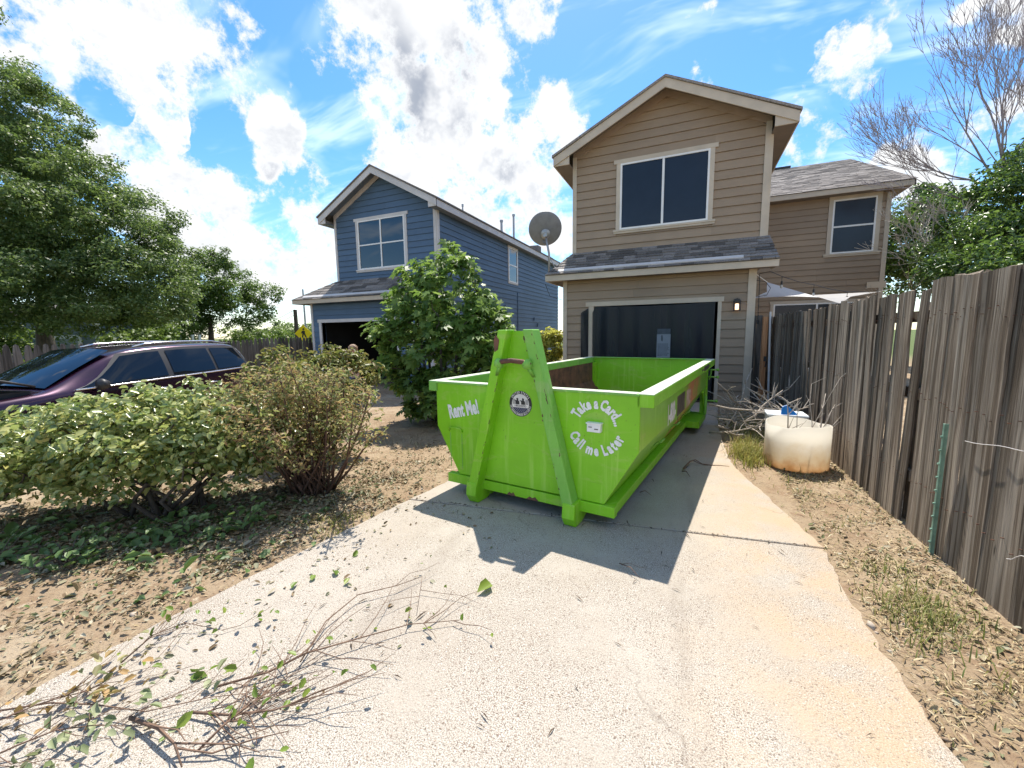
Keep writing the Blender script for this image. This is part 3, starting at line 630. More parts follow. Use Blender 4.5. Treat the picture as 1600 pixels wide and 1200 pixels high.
# ------------------------------------------------------------------ blue house
def blue_house():
    H = wthing('blue_house', 'two storey slate-blue lap-sided house with pale trim and open dark garage', 'house', (-9.8, 10.55, -.2))
    bl, tr = M['blue'], M['trimblue']; rnd = random.Random(31); G0 = -.22
    YG, YU = 10.55, 10.95; gl, gr = -12.33, -7.23; ol, orr, oz = -11.87, -8.6, 2.03
    b = MB(); b.box(gl, ol, YG, YG+.15, G0, 2.74).box(orr, gr, YG, YG+.15, G0, 2.74).box(ol, orr, YG, YG+.15, oz, 2.74); w = b.build('wall', bl, H); mp = bmap('front', YG)
    boards(w, mp, -.15, 2.68, lambda z: (gl+.09, gr-.1), [(ol-.10, orr+.10, -2, oz+.10)], bl, rnd=rnd, seam=3.9)
    corner_trim(w, mp, gl-.005, gl+.09, G0, 2.74, tr); corner_trim(w, mp, gr-.10, gr+.005, G0, 2.74, tr)
    g = MB(); fbox(g, mp, ol-.16, orr+.16, 0, .05, oz, oz+.11); go = g.build('garage_opening', tr, H)
    for (a, c) in ((ol-.11, ol), (orr, orr+.11)): q = MB(); fbox(q, mp, a, c, -.14, .04, G0, oz); q.build('side_trim', tr, go)
    q = MB(); q.box(ol-.3, orr+.3, YG+.15, YG+6, G0-.02, G0+.01); q.build('garage_floor', M['concrete2'], go)
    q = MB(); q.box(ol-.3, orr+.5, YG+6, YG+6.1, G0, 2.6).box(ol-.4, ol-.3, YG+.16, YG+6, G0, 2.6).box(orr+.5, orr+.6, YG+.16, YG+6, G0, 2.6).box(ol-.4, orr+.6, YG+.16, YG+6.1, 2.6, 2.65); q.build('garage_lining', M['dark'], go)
    ul, ur, ax, zt, za = -11.38, -7.23, -9.31, 5.57, 6.60; sl = (za-zt)/(ur-ax); YE = 23.5
    b = MB(); b.prism([(ul, YU, 2.7), (ur, YU, 2.7), (ur, YU, zt), (ax, YU, za), (ul, YU, zt)], (0, .15, 0)); b.box(ul, ul+.15, YU+.15, YE, 2.7, zt); w2 = b.build('wall', bl, H); mp2 = bmap('front', YU)
    def lim(z):
        t = max(0, z-zt)/sl; return (ul+.08+max(0, t-.08), ur-.09-max(0, t-.09)) if z > zt else (ul+.08, ur-.09)
    wn = (-10.43, -8.33, 3.69, 5.44)
    boards(w2, mp2, 3.38, za-.05, lim, [wn], bl, rnd=rnd, seam=3.5)
    corner_trim(w2, mp2, ul-.005, ul+.08, 3.2, zt, tr); corner_trim(w2, mp2, ur-.09, ur+.005, 3.2, zt, tr)
    window(H, mp2, *wn, tr, M['white'], M['glass'], 'cross')
    b = MB(); b.box(ur-.15, ur, YU+.15, YE, G0, zt-.02).box(ur-.15, ur, YG+.15, YU+.15, G0, 2.74); w3 = b.build('wall', bl, H); mp3 = bmap('right', ur); sw = (16.25, 17.3, 3.72, 5.30)
    boards(w3, mp3, G0+.1, zt-.2, lambda z: (YU+.10 if z > 2.7 else YG+.1, YE), [sw], bl, rnd=rnd, seam=6.1)
    corner_trim(w3, mp3, YU-.03, YU+.09, 2.9, zt-.15, tr); corner_trim(w3, mp3, YG-.03, YG+.09, G0, 2.74, tr)
    window(H, mp3, *sw, tr, M['white'], M['glass'], 'sash', tw=.07, sill=False, head=.0)
    for (y, z, s) in ((15.8, 2.55, .10), (19.3, 2.2, .07), (19.8, 1.9, .08)): q = MB(); fbox(q, mp3, y, y+s*1.2, .02, .09, z, z+s*2.2); q.build('wall_box', bl, w3)
    q = MB(); q.tube([(ur+.04, 17.25, G0), (ur+.04, 17.25, 3.4)], .02, 6); q.build('conduit', bl, w3)
    rf = gable_roof(H, ax, -11.68, -6.94, 5.52, 6.80, 10.50, YE+.3, ul, ur, tr, M['soffitblue'], M['shingle'], fd=.2)
    for (y, x, r, h, zb) in ((14.6, -8.4, .03, .30, 0), (17.7, -8.15, .055, .55, 0), (18.9, -8.05, .05, 1.15, 0)):
        z = 6.80-(x-ax)*(1.28/2.37); q = MB(); q.tube([(x, y, z-.1), (x, y, z+h)], r, 10); q.tube([(x, y, z+h-.04), (x, y, z+h+.05)], r*1.45, 10); q.lathe([(r*3, z-.12), (r*1.2, z+.12)], (x, y, 0), 12); q.build('vent_pipe', M['steel'], rf)
    q = MB(); q.box(-7.7, -7.2, 20, 20.5, 5.75, 6.0); q.build('roof_vent', M['shinglelt'], rf)
    ey, ez, ty, tz = 10.15, 2.81, YU, 3.46; el, er = -12.78, -7.0
    b = MB(); b.add([(el, ey, ez), (er, ey, ez), (er-.2, ty, tz), (ul-.01, ty, tz), (el, ty+1.5, ez), (ul-.01, ty+1.5, tz), (er, ty, ez)], [(0, 1, 2, 3), (4, 0, 3, 5), (1, 6, 2), (0, 4, 6, 1)]); sk = b.build('skirt_roof', M['shingle'], H)
    shingle_plane(sk, (el, ey-.03, ez+.004), (er, ey-.03, ez+.004), (er-.2, ty-.03, tz+.004), (ul, ty-.03, tz+.004), M['shingle'], expo=.14, w=.32)
    shingle_plane(sk, (el-.01, ty+1.5, ez+.004), (el-.01, ey, ez+.004), (ul, ty, tz+.004), (ul, ty+1.5, tz+.004), M['shingle'], expo=.2, w=.45)
    q = MB(); q.box(el, er, ey, ey+.03, ez-.135, ez-.004); q.build('fascia', M['trim'], sk); q = MB(); q.box(el, el+.03, ey+.03, ty+1.5, ez-.135, ez-.004); q.build('fascia', M['trim'], sk)
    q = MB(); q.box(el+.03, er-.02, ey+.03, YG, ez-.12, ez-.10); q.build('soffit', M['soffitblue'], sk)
    dz = (tz-ez)/(ty-ey); q = MB(); A = lambda x, s, o: (x, ey+s-o*.5, ez+s*dz+o)
    q.hexa([A(-12.3, .04, .02), A(-8.4, .04, .02), A(-8.4, .12, .02), A(-12.3, .12, .02)], [A(-12.3, .04, .045), A(-8.4, .04, .045), A(-8.4, .12, .045), A(-12.3, .12, .045)]); q.build('flashing_strip', tr, sk)
blue_house()

# ================================================================== DUMPSTER
def text_mesh(s, size, bold=.02, sx=.72):
    cu = bpy.data.curves.new('txt', 'FONT'); cu.body = s; cu.size = size; cu.offset = bold*size; cu.space_character = 1.0; cu.align_x = 'CENTER'; cu.resolution_u = 2
    o = bpy.data.objects.new('txt', cu); me = bpy.data.meshes.new_from_object(o)
    V = [(v.co.x*sx, v.co.y) for v in me.vertices]; F = [tuple(p.vertices) for p in me.polygons]
    bpy.data.objects.remove(o); bpy.data.curves.remove(cu); bpy.data.meshes.remove(me); return V, F
def text_on(b, s, fn, size, bold=.02, sx=.72, dx=0, dy=0, rot=0):
    V, F = text_mesh(s, size, bold, sx); c, n = math.cos(rot), math.sin(rot)
    b.add([fn(dx+x*c-y*n, dy+x*n+y*c) for (x, y) in V], F)
def text_arc(b, s, fn, size, cx, cz, r, a0, a1, bottom=False, bold=.02, sx=.72):
    wd = [(.30 if ch in ' .!il,' else .42 if ch in 'rt-f' else .85 if ch in 'mMW' else .6) for ch in s]; tot = sum(wd); acc = 0
    for ch, w in zip(s, wd):
        a = a0+(a1-a0)*(acc+w/2)/tot; acc += w
        if ch == ' ': continue
        if bottom: x, z, rr = cx+r*math.cos(a), cz+r*math.sin(a), a+math.pi/2
        else: x, z, rr = cx+r*math.cos(a), cz+r*math.sin(a), a-math.pi/2
        text_on(b, ch, fn, size, bold, sx, x, z, rr)
M['letter'] = pm('white_vinyl_letter', (.80, .79, .77), .5, .10, 9, dirt=((.30, .45, .12), 30, .68)); M['letterpink'] = pm('faded_letter', (.70, .52, .45), .5, .12, 9); M['letterdark'] = pm('dark_letter', (.07, .055, .045), .5, .3, 20)
def side_mat():
    m = M['green'].copy(); m.name = 'green_side_faded'; g = NT(m.node_tree); b = m.node_tree.nodes['Principled BSDF']
    src = b.inputs['Base Color'].links[0].from_socket; tc = g.n('ShaderNodeTexCoord').outputs['Object']; sp = g.n('ShaderNodeSeparateXYZ'); g.l(tc, sp.inputs[0])
    f = g.math('MULTIPLY', g.smooth(sp.outputs[1], 1.9, 2.7), g.math('SUBTRACT', 1.0, g.smooth(sp.outputs[1], 3.0, 3.7)))
    f = g.math('MULTIPLY', f, g.smooth(g.noise(tc, 1.8, 4), .25, .5)); g.l(g.mix(f, src, (.62, .22, .09, 1)), b.inputs['Base Color'])
    for l_ in list(b.inputs['Roughness'].links): m.node_tree.links.remove(l_)
    b.inputs['Roughness'].default_value = .30
    return m
def dumpster():
    D = thing('dumpster', 'bright green open-top roll-off dumpster with lettering, standing on the driveway', 'dumpster', (-1.294, 3.2, 0), R(-8.0))
    G, GO = M['green'], M['greenold']; L = 4.4; prof = [(-.99, .995), (-.99, .655), (-.73, .2), (.73, .2), (.99, .655), (.99, .995)]
    b = MB(); b.prism([(-.99, 0, 1.09), (-.99, 0, .655), (-.73, 0, .2), (.73, 0, .2), (.99, 0, .655), (.99, 0, 1.09)], (0, .02, 0)); fp = b.build('front_panel', G, D, bevel=.004)
    b = MB(); b.box(-.985, .985, -.012, .09, 1.080, 1.098); b.build('front_rim', GO, D, bevel=.005)
    SM = side_mat(); RIMW = paint_mat('chalky_rim_painted_glare', (.66, .74, .55), .34, .25, .5)  # rim-top colour: chalky faded paint with the sun's glare painted in
    b = MB(); b.box(-.965, .965, -.010, .088, 1.0982, 1.102); b.build('rim_glare_cap', RIMW, D)
    for s in (-1, 1):
        b = MB(); x0, x1 = (.978, .99); b.box(min(s*x0, s*x1), max(s*x0, s*x1), .02, L, .655, 1.0); sp = b.build('side_panel', SM if s > 0 else G, D)
        b = MB(); b.prism([(s*.99, .02, .655), (s*.73, .02, .2), (s*.715, .02, .2), (s*.978, .02, .655)], (0, L-.05, 0)); b.build('slanted_panel', SM if s > 0 else G, D)
        b = MB(); b.box(min(s*.965, s*1.09), max(s*.965, s*1.09), 0, L, 1.0, 1.096); b.build('side_rim', GO if s < 0 else G, D, bevel=.006)
        b = MB(); b.box(min(s*.968, s*1.087), max(s*.968, s*1.087), .005, L-.005, 1.0962, 1.101); b.build('rim_glare_cap', RIMW, D)  # thin plate added on top only, paler to paint in sunlight
        b = MB(); b.box(min(s*.72, s*.81), max(s*.72, s*.81), .05, L-.85, .108, .193); b.build('bottom_beam', G, D, bevel=.004)
        b = MB(); b.box(min(s*.43, s*.52), max(s*.43, s*.52), .1, L-.1, .02, .2); b.build('skid_rail', G, D)
        # tail section: ledge, corner post, gusset
        b = MB(); b.box(min(s*.6, s*.99), max(s*.6, s*.99), L-.85, L, .10, .20); b.build('tail_ledge', G, D, bevel=.004)
        b = MB(); b.box(min(s*.90, s*1.0), max(s*.90, s*1.0), L-.09, L+.03, .2, 1.0); b.build('corner_post', G, D, bevel=.004)
        b = MB(); b.box(min(s*.955, s*.992), max(s*.955, s*.992), L-.42, L-.09, .58, .63); b.build('pocket_top', G, D)
        b = MB(); b.prism([(s*.975, L-.38, .60), (s*.975, L-.10, .60), (s*.975, L-.10, .22)], (-s*.012, 0, 0)); b.build('gusset', G, D)
        b = MB(); b.lathe([(0, -.05), (.10, -.05), (.10, .05), (0, .05)], (s*.62, L-.45, .10), 18, (1, 0, 0)); wh = b.build('roller', M['black'], D, smooth=False); b = MB(); b.lathe([(0, -.06), (.04, -.06), (.04, .06), (0, .06)], (s*.62, L-.45, .10), 12, (1, 0, 0)); b.build('hub', M['white'], wh)
        for (z, r) in ((.92, .012), (.80, .012), (.40, .012)):
            b = MB(); b.tube([(s*.95, L+.02, z), (s*1.13, L+.02, z)], r, 8); b.lathe([(0, -.022), (.02, -.016), (.026, 0), (.02, .016), (0, .022)], (s*1.14, L+.02, z), 10, (1, 0, 0)); b.build('latch_pin', GO, D, smooth=True)
        b = MB(); b.tube([(s*1.04, L-.01, .93), (s*1.045, L-.02, .86), (s*1.02, L-.02, .76)], .010, 8); b.build('latch_hook', GO, D, smooth=True)
        b = MB(); b.tube([(s*1.0, L-.18, .5), (s*1.0, L-.18, .36), (s*1.0, L-.26, .21)], .022, 8); b.build('latch_lever', GO, D, smooth=True)
    b = MB(); b.box(-.72, .72, .02, L, .19, .205); b.build('floor', M['rust'], D)
    b = MB(); b.prism([(-.99, L-.02, 1.09), (-.99, L-.02, .655), (-.73, L-.02, .2), (.73, L-.02, .2), (.99, L-.02, .655), (.99, L-.02, 1.09)], (0, .03, 0)); b.build('rear_door', G, D)
    b = MB(); b.box(-.965, .965, L-.07, L+.04, 1.086, 1.10); b.build('rear_rim', GO, D, bevel=.005)
    b = MB(); b.prism([(-.976, .03, .66), (-.976, .03, 1.0), (-.972, .03, 1.0), (-.972, .03, .66)], (0, L-.06, 0)); b.prism([(-.972, .03, .66), (-.712, .03, .206), (-.708, .03, .206), (-.968, .03, .66)], (0, L-.06, 0)); b.build('inner_lining', M['rust'], D)
    b = MB(); b.box(-.86, .82, -.018, .05, .107, .195); bb = b.build('base_beam', G, D, bevel=.004)
    # lifting A-frame
    for (s, ti, to, bi, bo) in ((-1, -.075, -.165, -.435, -.534), (1, .072, .165, .435, .53)):
        b = MB(); b.hexa([(bi, -.13, .13), (bo, -.13, .13), (bo, -.003, .13), (bi, -.003, .13)], [(ti, -.13, 1.585), (to, -.13, 1.585), (to, -.003, 1.585), (ti, -.003, 1.585)]); lg = b.build('hook_frame_leg', G if s < 0 else GO, D, bevel=.008)
        b = MB(); c = (bi+bo)/2; b.prism([(c-.055, -.135, .20), (c-.055, -.15, .08), (c-.055, -.10, .0), (c-.055, .04, .0), (c-.055, .30, .10), (c-.055, .30, .13), (c-.055, 0, .2)], (.11, 0, 0)); b.build('shoe', G, D, bevel=.01)
    b = MB(); b.prism([(-.1, -.03, 1.575), (.1, -.03, 1.575), (.215, -.03, 1.085), (-.205, -.03, 1.085)], (0, .012, 0)); b.build('upper_plate', G, D)
    b = MB(); b.prism([(-.205, -.016, 1.092), (.215, -.016, 1.092), (.42, -.016, .215), (-.42, -.016, .215)], (0, .012, 0)); pl = b.build('lower_plate', G, D)
    b = MB(); b.tube([(-.16, -.15, 1.30), (-.10, -.175, 1.325), (0, -.185, 1.335), (.10, -.175, 1.325), (.16, -.15, 1.30)], .021, 10); b.build('lifting_bar', M['rust'], D, smooth=True)
    for s in (-1, 1):
        b = MB(); b.lathe([(0, -.03), (.036, -.03), (.042, 0), (.036, .03), (0, .03)], (s*.135, -.158, 1.308), 12, (1, 0, .25*s)); b.prism([(s*.115, -.13, 1.30), (s*.115, -.17, 1.29), (s*.165, -.135, 1.20)], (s*.03, 0, 0)); b.build('bar_lug', GO, D, smooth=True)
    ch = MB(); rc = random.Random(12)
    for (xt, xb) in ((.158, .515), (.075, .44), (-.08, -.44)):
        for _ in range(15):
            t = rc.random(); z = 1.55-1.4*t; x = xt+(xb-xt)*t*1.0+rc.uniform(-.006, .006); h = rc.uniform(.008, .04); w = rc.uniform(.003, .008); sl_ = (xb-xt)/1.4; ch.add([(x, -.1322, z), (x+w, -.1322, z+.003), (x+w-sl_*h, -.1322, z+h), (x-sl_*h, -.1322, z+h*.9)], [(0, 1, 2, 3)])
    for _ in range(26): x = rc.uniform(.45, .97); z = rc.uniform(.62, 1.06); w = rc.uniform(.003, .009); ch.add([(x, -.0042, z), (x+w, -.0042, z+.004), (x+w*.6, -.0042, z+w*1.2)], [(0, 1, 2)])
    o = ch.build('paint_chips', M['rust'], D); o['kind'] = 'stuff'
    # torn rusty edge on the frame and chipped base
    b = MB(); b.prism([(-.205, -.134, 1.50), (-.185, -.134, 1.545), (-.150, -.134, 1.50), (-.165, -.134, 1.42), (-.20, -.134, 1.40)], (0, .002, 0)); b.build('rust_scar', M['rust'], D)
    for (x, w) in ((-.17, .09), (.03, .12)):
        b = MB(); pts = [(x, -.0205, .108), (x+w*.3, -.0205, .135+.01*random.random()), (x+w*.5, -.0205, .125), (x+w*.75, -.0205, .14), (x+w, -.0205, .112), (x+w, -.0205, .108)]; b.prism(pts, (0, .002, 0)); b.build('chipped_paint', M['rust'], bb)
    # grab rod on the left of the front
    b = MB(); b.tube([(-.835, -.004, .62), (-.82, -.022, .655), (-.75, -.026, .662), (-.69, -.022, .655), (-.675, -.004, .62)], .007, 8); b.build('grab_rod', G, D, smooth=True)
    for x in (-.825, -.685): b = MB(); b.box(x-.004, x+.004, -.003, 0, .26, .60); b.build('weld_bead', GO, D)
    # lettering on the front
    fr = lambda x, z: (x, -.0035, z)
    b = MB(); text_on(b, 'Rent Me!', fr, .180, .045, .55, -.645, .788, R(13)); b.build('lettering', M['letter'], D)
    b = MB(); text_arc(b, 'Take a Card...', fr, .115, .655, .815, .152, R(156), R(8), False, .048, .66); b.build('lettering', M['letter'], D)
    b = MB(); text_arc(b, 'Call me Later', fr, .115, .655, .825, .236, R(201), R(342), True, .048, .66); b.build('lettering', M['letter'], D)
    b = MB(); b.box(.598, .708, -.05, 0, .785, .85); cb = b.build('card_box', M['white'], D, bevel=.004)
    b = MB(); b.box(.592, .714, -.056, .0, .85, .858); b.build('lid', M['white'], cb); b = MB(); b.box(.612, .64, -.053, -.050, .822, .828).box(.66, .69, -.053, -.050, .808, .815); b.build('print', M['letterdark'], cb)
    # round sticker
    cx, cz, rr = -.017, .952, .112; st = lambda y: (lambda x, z: (cx+x, y, cz+z))
    def disc(y, r, mat, nm, par, z0=-9, z1=9):
        P = [(r*math.cos(a), min(z1, max(z0, r*math.sin(a)))) for a in np.linspace(0, 2*math.pi, 40, endpoint=False)]; q = MB(); q.add([(cx+x, y, cz+z) for x, z in P]+[(cx, y, cz+(max(z0, -r)+min(z1, r))/2)], [(i, (i+1) % 40, 40) for i in range(40)]); return q.build(nm, mat, par)
    blk = pm('sticker_black', (.016, .016, .020), .4, .1, 9); wht = pm('sticker_white', (.74, .70, .66), .4, .1, 30); nav = pm('sticker_navy', (.03, .035, .09), .4, .1, 9)
    s0 = disc(-.0185, rr, blk, 'sticker', D); disc(-.0192, rr*.76, wht, 'ring', s0); disc(-.0199, rr*.735, nav, 'shield', s0); disc(-.0206, rr*.735, wht, 'field', s0, z0=-.30*rr)
    q = MB(); text_arc(q, 'UNITED STATES', st(-.0205), .026, 0, 0, rr*.81, R(150), R(30), False, .03, .8); text_arc(q, 'VETERAN OWNED BUSINESS', st(-.0205), .024, 0, 0, rr*.945, R(188), R(352), True, .03, .75); q.build('ring_text', wht, s0)
    q = MB()
    for k in (-1, 1):
        ox = k*.028; pts = [(ox-.02, -.006), (ox+.02, -.006), (ox+.018, .022), (ox+.007, .03), (ox+.010, .044), (ox-.004, .052), (ox-.012, .044), (ox-.008, .03), (ox-.036, .030), (ox-.038, .034), (ox-.02, .018)]
        q.add([(cx+x, -.0213, cz+z) for x, z in pts], [tuple(range(len(pts)))])
    for i in range(5): q.add([(cx+x, -.0212, cz+z) for x, z in ((-.078, -.002+i*.009), (-.05, -.002+i*.009), (-.05, .002+i*.009), (-.076, .002+i*.009))], [(0, 1, 2, 3)]); q.add([(cx+x, -.0212, cz+z) for x, z in ((.05, -.002+i*.009), (.078, -.002+i*.009), (.076, .002+i*.009), (.05, .002+i*.009))], [(0, 1, 2, 3)])
    text_on(q, '1-800-JUNKPRO', st(-.0213), .024, .02, .72, 0, -.026); q.build('emblem_print', blk, s0)
    q = MB()
    for (x, z) in [(i*.018-.045+(j % 2)*.009, -.044-j*.011) for j in range(3) for i in range(6)]:
        if math.hypot(x, z) < rr*.66: q.box(cx+x-.0018, cx+x+.0018, -.0207, -.0205, cz+z-.0018, cz+z+.0018)
    o = q.build('stars', wht, s0); o['kind'] = 'stuff'
    # lettering along the right-hand side
    sdf = lambda y, z: (.9935, y, z)
    for (txt, y, mat) in (('1-800-', 1.27, M['letter']), ('JUNK', 1.83, M['letterdark']), ('PRO', 2.36, M['letterpink'])):
        b = MB(); text_on(b, txt, sdf, .27, .045, .62, y, .655); b.build('lettering', mat, D)
    b = MB(); b.box(.9905, .992, 1.58, 2.10, .64, .86); b.build('faded_panel', pm('faded_print', (.13, .105, .065), .45, .3, 12, stretch=(1, 3, .3)), D)
    b = MB(); b.box(1.0905, 1.0925, 2.75, 2.9, 1.035, 1.06).box(1.0905, 1.0925, 3.6, 3.72, 1.035, 1.06)
    y = 2.96
    while y < 3.54: b.box(1.0905, 1.0925, y, y+.05, 1.018, 1.078); y += .066
    o = b.build('rim_stencil', M['letterdark'], D); o['kind'] = 'stuff'
    for y in (1.05, 1.95, 2.75):
        b = MB(); b.tube([(.82, y, .38), (.90, y+.05, .46), (.93, y+.02, .47), (.95, y+.12, .49)], .009, 6); b.build('tarp_hook', GO, D, smooth=True)
dumpster()

# ================================================================== FENCES
def picket_mesh(h, w, seed, cap='flat', t=.016):
    r = random.Random(seed); n = 9; V = []; F = []
    dx = [r.uniform(-.002, .002) for _ in range(n+1)]; cup = r.uniform(-.004, .006); tw = r.uniform(-.010, .010); bow = r.uniform(-.006, .006)
    for i in range(n+1):
        z = h*i/n; f = i/n; wl = w*(.5+r.uniform(-.02, .02)); wr = w*(.5+r.uniform(-.02, .02)); y0 = dx[i]+bow*math.sin(math.pi*f); x0 = r.uniform(-.002, .002)+tw*f
        zz = z
        for (yy, xx) in ((-wl+y0, x0), (y0, x0+cup), (wr+y0, x0+tw*f), (wr+y0, x0+t+tw*f), (y0, x0+t+cup), (-wl+y0, x0+t)):
            V.append((xx, yy, zz+(r.uniform(-.008, .008) if i == n else 0)))
    for i in range(n):
        for j in range(6): a = i*6+j; b = i*6+(j+1) % 6; F.append((a, b, b+6, a+6))
    F.append((0, 1, 2, 3, 4, 5)); k = n*6; F.append((k+5, k+4, k+3, k+2, k+1, k))
    if cap == 'dog':
        for j in (0, 5): V[k+j] = (V[k+j][0], V[k+j][1]*.55, V[k+j][2])
        for j in (2, 3): V[k+j] = (V[k+j][0], V[k+j][1]*.55, V[k+j][2])
        for j in (1, 4): V[k+j] = (V[k+j][0], V[k+j][1], V[k+j][2]+.02)
    return new_mesh('picket', V, F)
def right_fence():
    rnd = random.Random(77); X = 1.60
    near = wthing('wooden_fence', 'weathered grey picket fence panel nearest on the right, with knots and a loose wire', 'fence', (X, 2.8, 0))
    far = wthing('wooden_fence', 'long weathered grey picket fence running from the green metal post to the brown house', 'fence', (X, 7.4, 0))
    meshes = {}
    def pk(root, y, h, w, lean=0, tilt=0, dx=0, z0=-.03):
        key = (round(w, 2), rnd.randrange(7)); 
        if key not in meshes: meshes[key] = picket_mesh(1.0, w, hash(key) % 9999); meshes[key].materials.append(M['fence'])
        o = link('picket', meshes[key], None, root, (X+dx, y, z0+gh(X, y))); o.scale = (1, 1, h-z0); o.rotation_euler = (lean, tilt, 0); return o
    y = 1.75
    while y < 3.98:
        w = rnd.choice((.14, .145, .135)); 
        if not 3.47 < y < 3.56: pk(near, y+w/2, 1.875+rnd.uniform(-.008, .008)+.02*(y-3), w, rnd.uniform(-.003, .003), rnd.uniform(-.003, .003), rnd.uniform(-.004, .006))
        y += w+rnd.uniform(-.004, .002)
        if 3.30 < y < 3.42: y += .03
    pk(near, 3.60, 1.83, .10, .025, .0)
    y = 4.09
    while y < 10.6:
        w = rnd.choice((.085, .10, .12, .135)); pk(far, y+w/2, 1.842+rnd.uniform(-.022, .016)-.012*math.sin(y*2), w, rnd.uniform(-.009, .009)+(.03 if y < 4.2 else 0), rnd.uniform(-.010, .010), rnd.uniform(-.012, .014)); y += w+rnd.uniform(-.014, .001)
    nb = {near.name: MB(), far.name: MB()}
    for o in [q for rt_ in (near, far) for q in rt_.children]:
        for z in (.39, 1.04, 1.64):
            for k in (-.035, .035): y_ = o.location.y+k+rnd.uniform(-.008, .008); z_ = z+rnd.uniform(-.035, .035); nb[o.parent.name].box(X-.012, X+.004, y_-.002, y_+.002, z_-.002, z_+.002)
    for rt_ in (near, far): o = nb[rt_.name].build('nails', M['rust'], rt_); o['kind'] = 'stuff'
    for (root, y0, y1) in ((near, 1.7, 4.0), (far, 4.08, 10.6)):
        for z in (.35, 1.0, 1.6): b = MB(); b.box(X+.035, X+.075, y0, y1, z, z+.085); b.build('rail', M['fence'], root)
    for (root, ys) in ((near, (1.7, 3.95)), (far, (4.2, 6.6, 9.0, 10.5))):
        for y in ys: b = MB(); b.box(X+.08, X+.17, y-.045, y+.045, -.3, 1.75); b.build('post', M['fence'], root)
    # gate boards and new post by the house corner
    g = wthing('gate_post', 'orange-brown new timber post with a dark latch beside the house corner', 'post', (1.42, 9.86, 0))
    b = MB(); b.box(1.385, 1.475, 9.80, 9.89, -.05, 1.83); p = b.build('post', M['post'], g, bevel=.004); b = MB(); b.box(1.43, 1.475, 9.76, 9.798, .92, 1.02).tube([(1.45, 9.77, 1.0), (1.47, 9.75, .9), (1.46, 9.77, .8)], .012, 6); b.build('latch', M['black'], g)
    k = wthing('side_gate', 'dark weathered board gate closing the gap between house and orange post', 'gate', (1.28, 9.93, 0))
    for x in (1.18, 1.285): pkm = picket_mesh(1.86, .10, int(x*1000)); o = link('board', pkm, M['fencefar'], k); o.location = (x+.05, 9.93, 0); o.rotation_euler = (0, 0, R(90)); o.matrix_parent_inverse = Matrix.Translation(-k.location)
    q = wthing('grey_pole', 'thin pale grey pole leaning on the fence beside the orange post', 'pole', (1.53, 9.75, 0)); b = MB(); b.tube([(1.55, 9.70, -.02), (1.50, 9.80, 1.93)], [.022, .020], 8); b.build('pole', M['trimblue'], q)
    # green T-post
    tp = wthing('metal_fence_post', 'green painted metal T-post standing at the gap in the fence', 'post', (1.57, 3.53, 0)); gm = pm('green_post', (.19, .32, .24), .5, .3, 12, .2)
    a, c = Vector((1.572, 3.55, -.05)), Vector((1.548, 3.50, .93)); b = MB(); b.bar(a, c, .018, .005, (1, 0, 0)); b.bar(a+Vector((.012, 0, 0)), c+Vector((.012, 0, 0)), .005, .02, (1, 0, 0)); b.build('post', gm, tp)
    for i in range(9): p = a.lerp(c, .15+.095*i); b = MB(); b.box(p.x-.012, p.x-.002, p.y-.006, p.y+.006, p.z-.004, p.z+.006); b.build('stud', gm, tp)
    # loose wire on the near panel
    wv = MB(); P = [pxd(1508+(k*92/7), 689+k*(15/7)+1.2*math.sin(k*1.1), 1) for k in range(8)]
    pts = [Vector((0, 0, CAM_H))+(p-Vector((0, 0, CAM_H)))*((X-.02)/p.x) for p in P]; wv.tube(pts, .0022, 5); o = wv.build('wire', M['trimblue'], near)
    wv = MB(); P = [pxd(1573+(k*30/4), 873-k*(4/4)+2*math.sin(k*1.7), 1) for k in range(5)]
    pts = [Vector((0, 0, CAM_H))+(p-Vector((0, 0, CAM_H)))*((X-.02)/p.x) for p in P]; wv.tube(pts, .0022, 5); o = wv.build('wire', M['trimblue'], near)
right_fence()
def left_fence():
    F = wthing('wooden_fence', 'low dark picket fence behind the purple car, running back past the blue house', 'fence', (-13.2, 8, -.45)); rnd = random.Random(5); X = -13.2
    ms = [picket_mesh(1.0, .135, 400+i, 'dog') for i in range(6)]
    for m_ in ms: m_.materials.append(M['fencefar'])
    y = 2.2
    while y < 30:
        o = link('picket', rnd.choice(ms), None, F, (X, y, gh(X, y)-.02)); t = 1.44+.004*(y-3)+(.05 if y > 9 else 0); o.scale = (1, 1, t-gh(X, y)+rnd.uniform(-.012, .012)); o.rotation_euler = (rnd.uniform(-.01, .01), 0, math.pi); y += .142
    for z in (.1, 1.0): b = MB(); b.box(X-.07, X-.03, 2.1, 30, z, z+.09); b.build('rail', M['fencefar'], F)
left_fence()

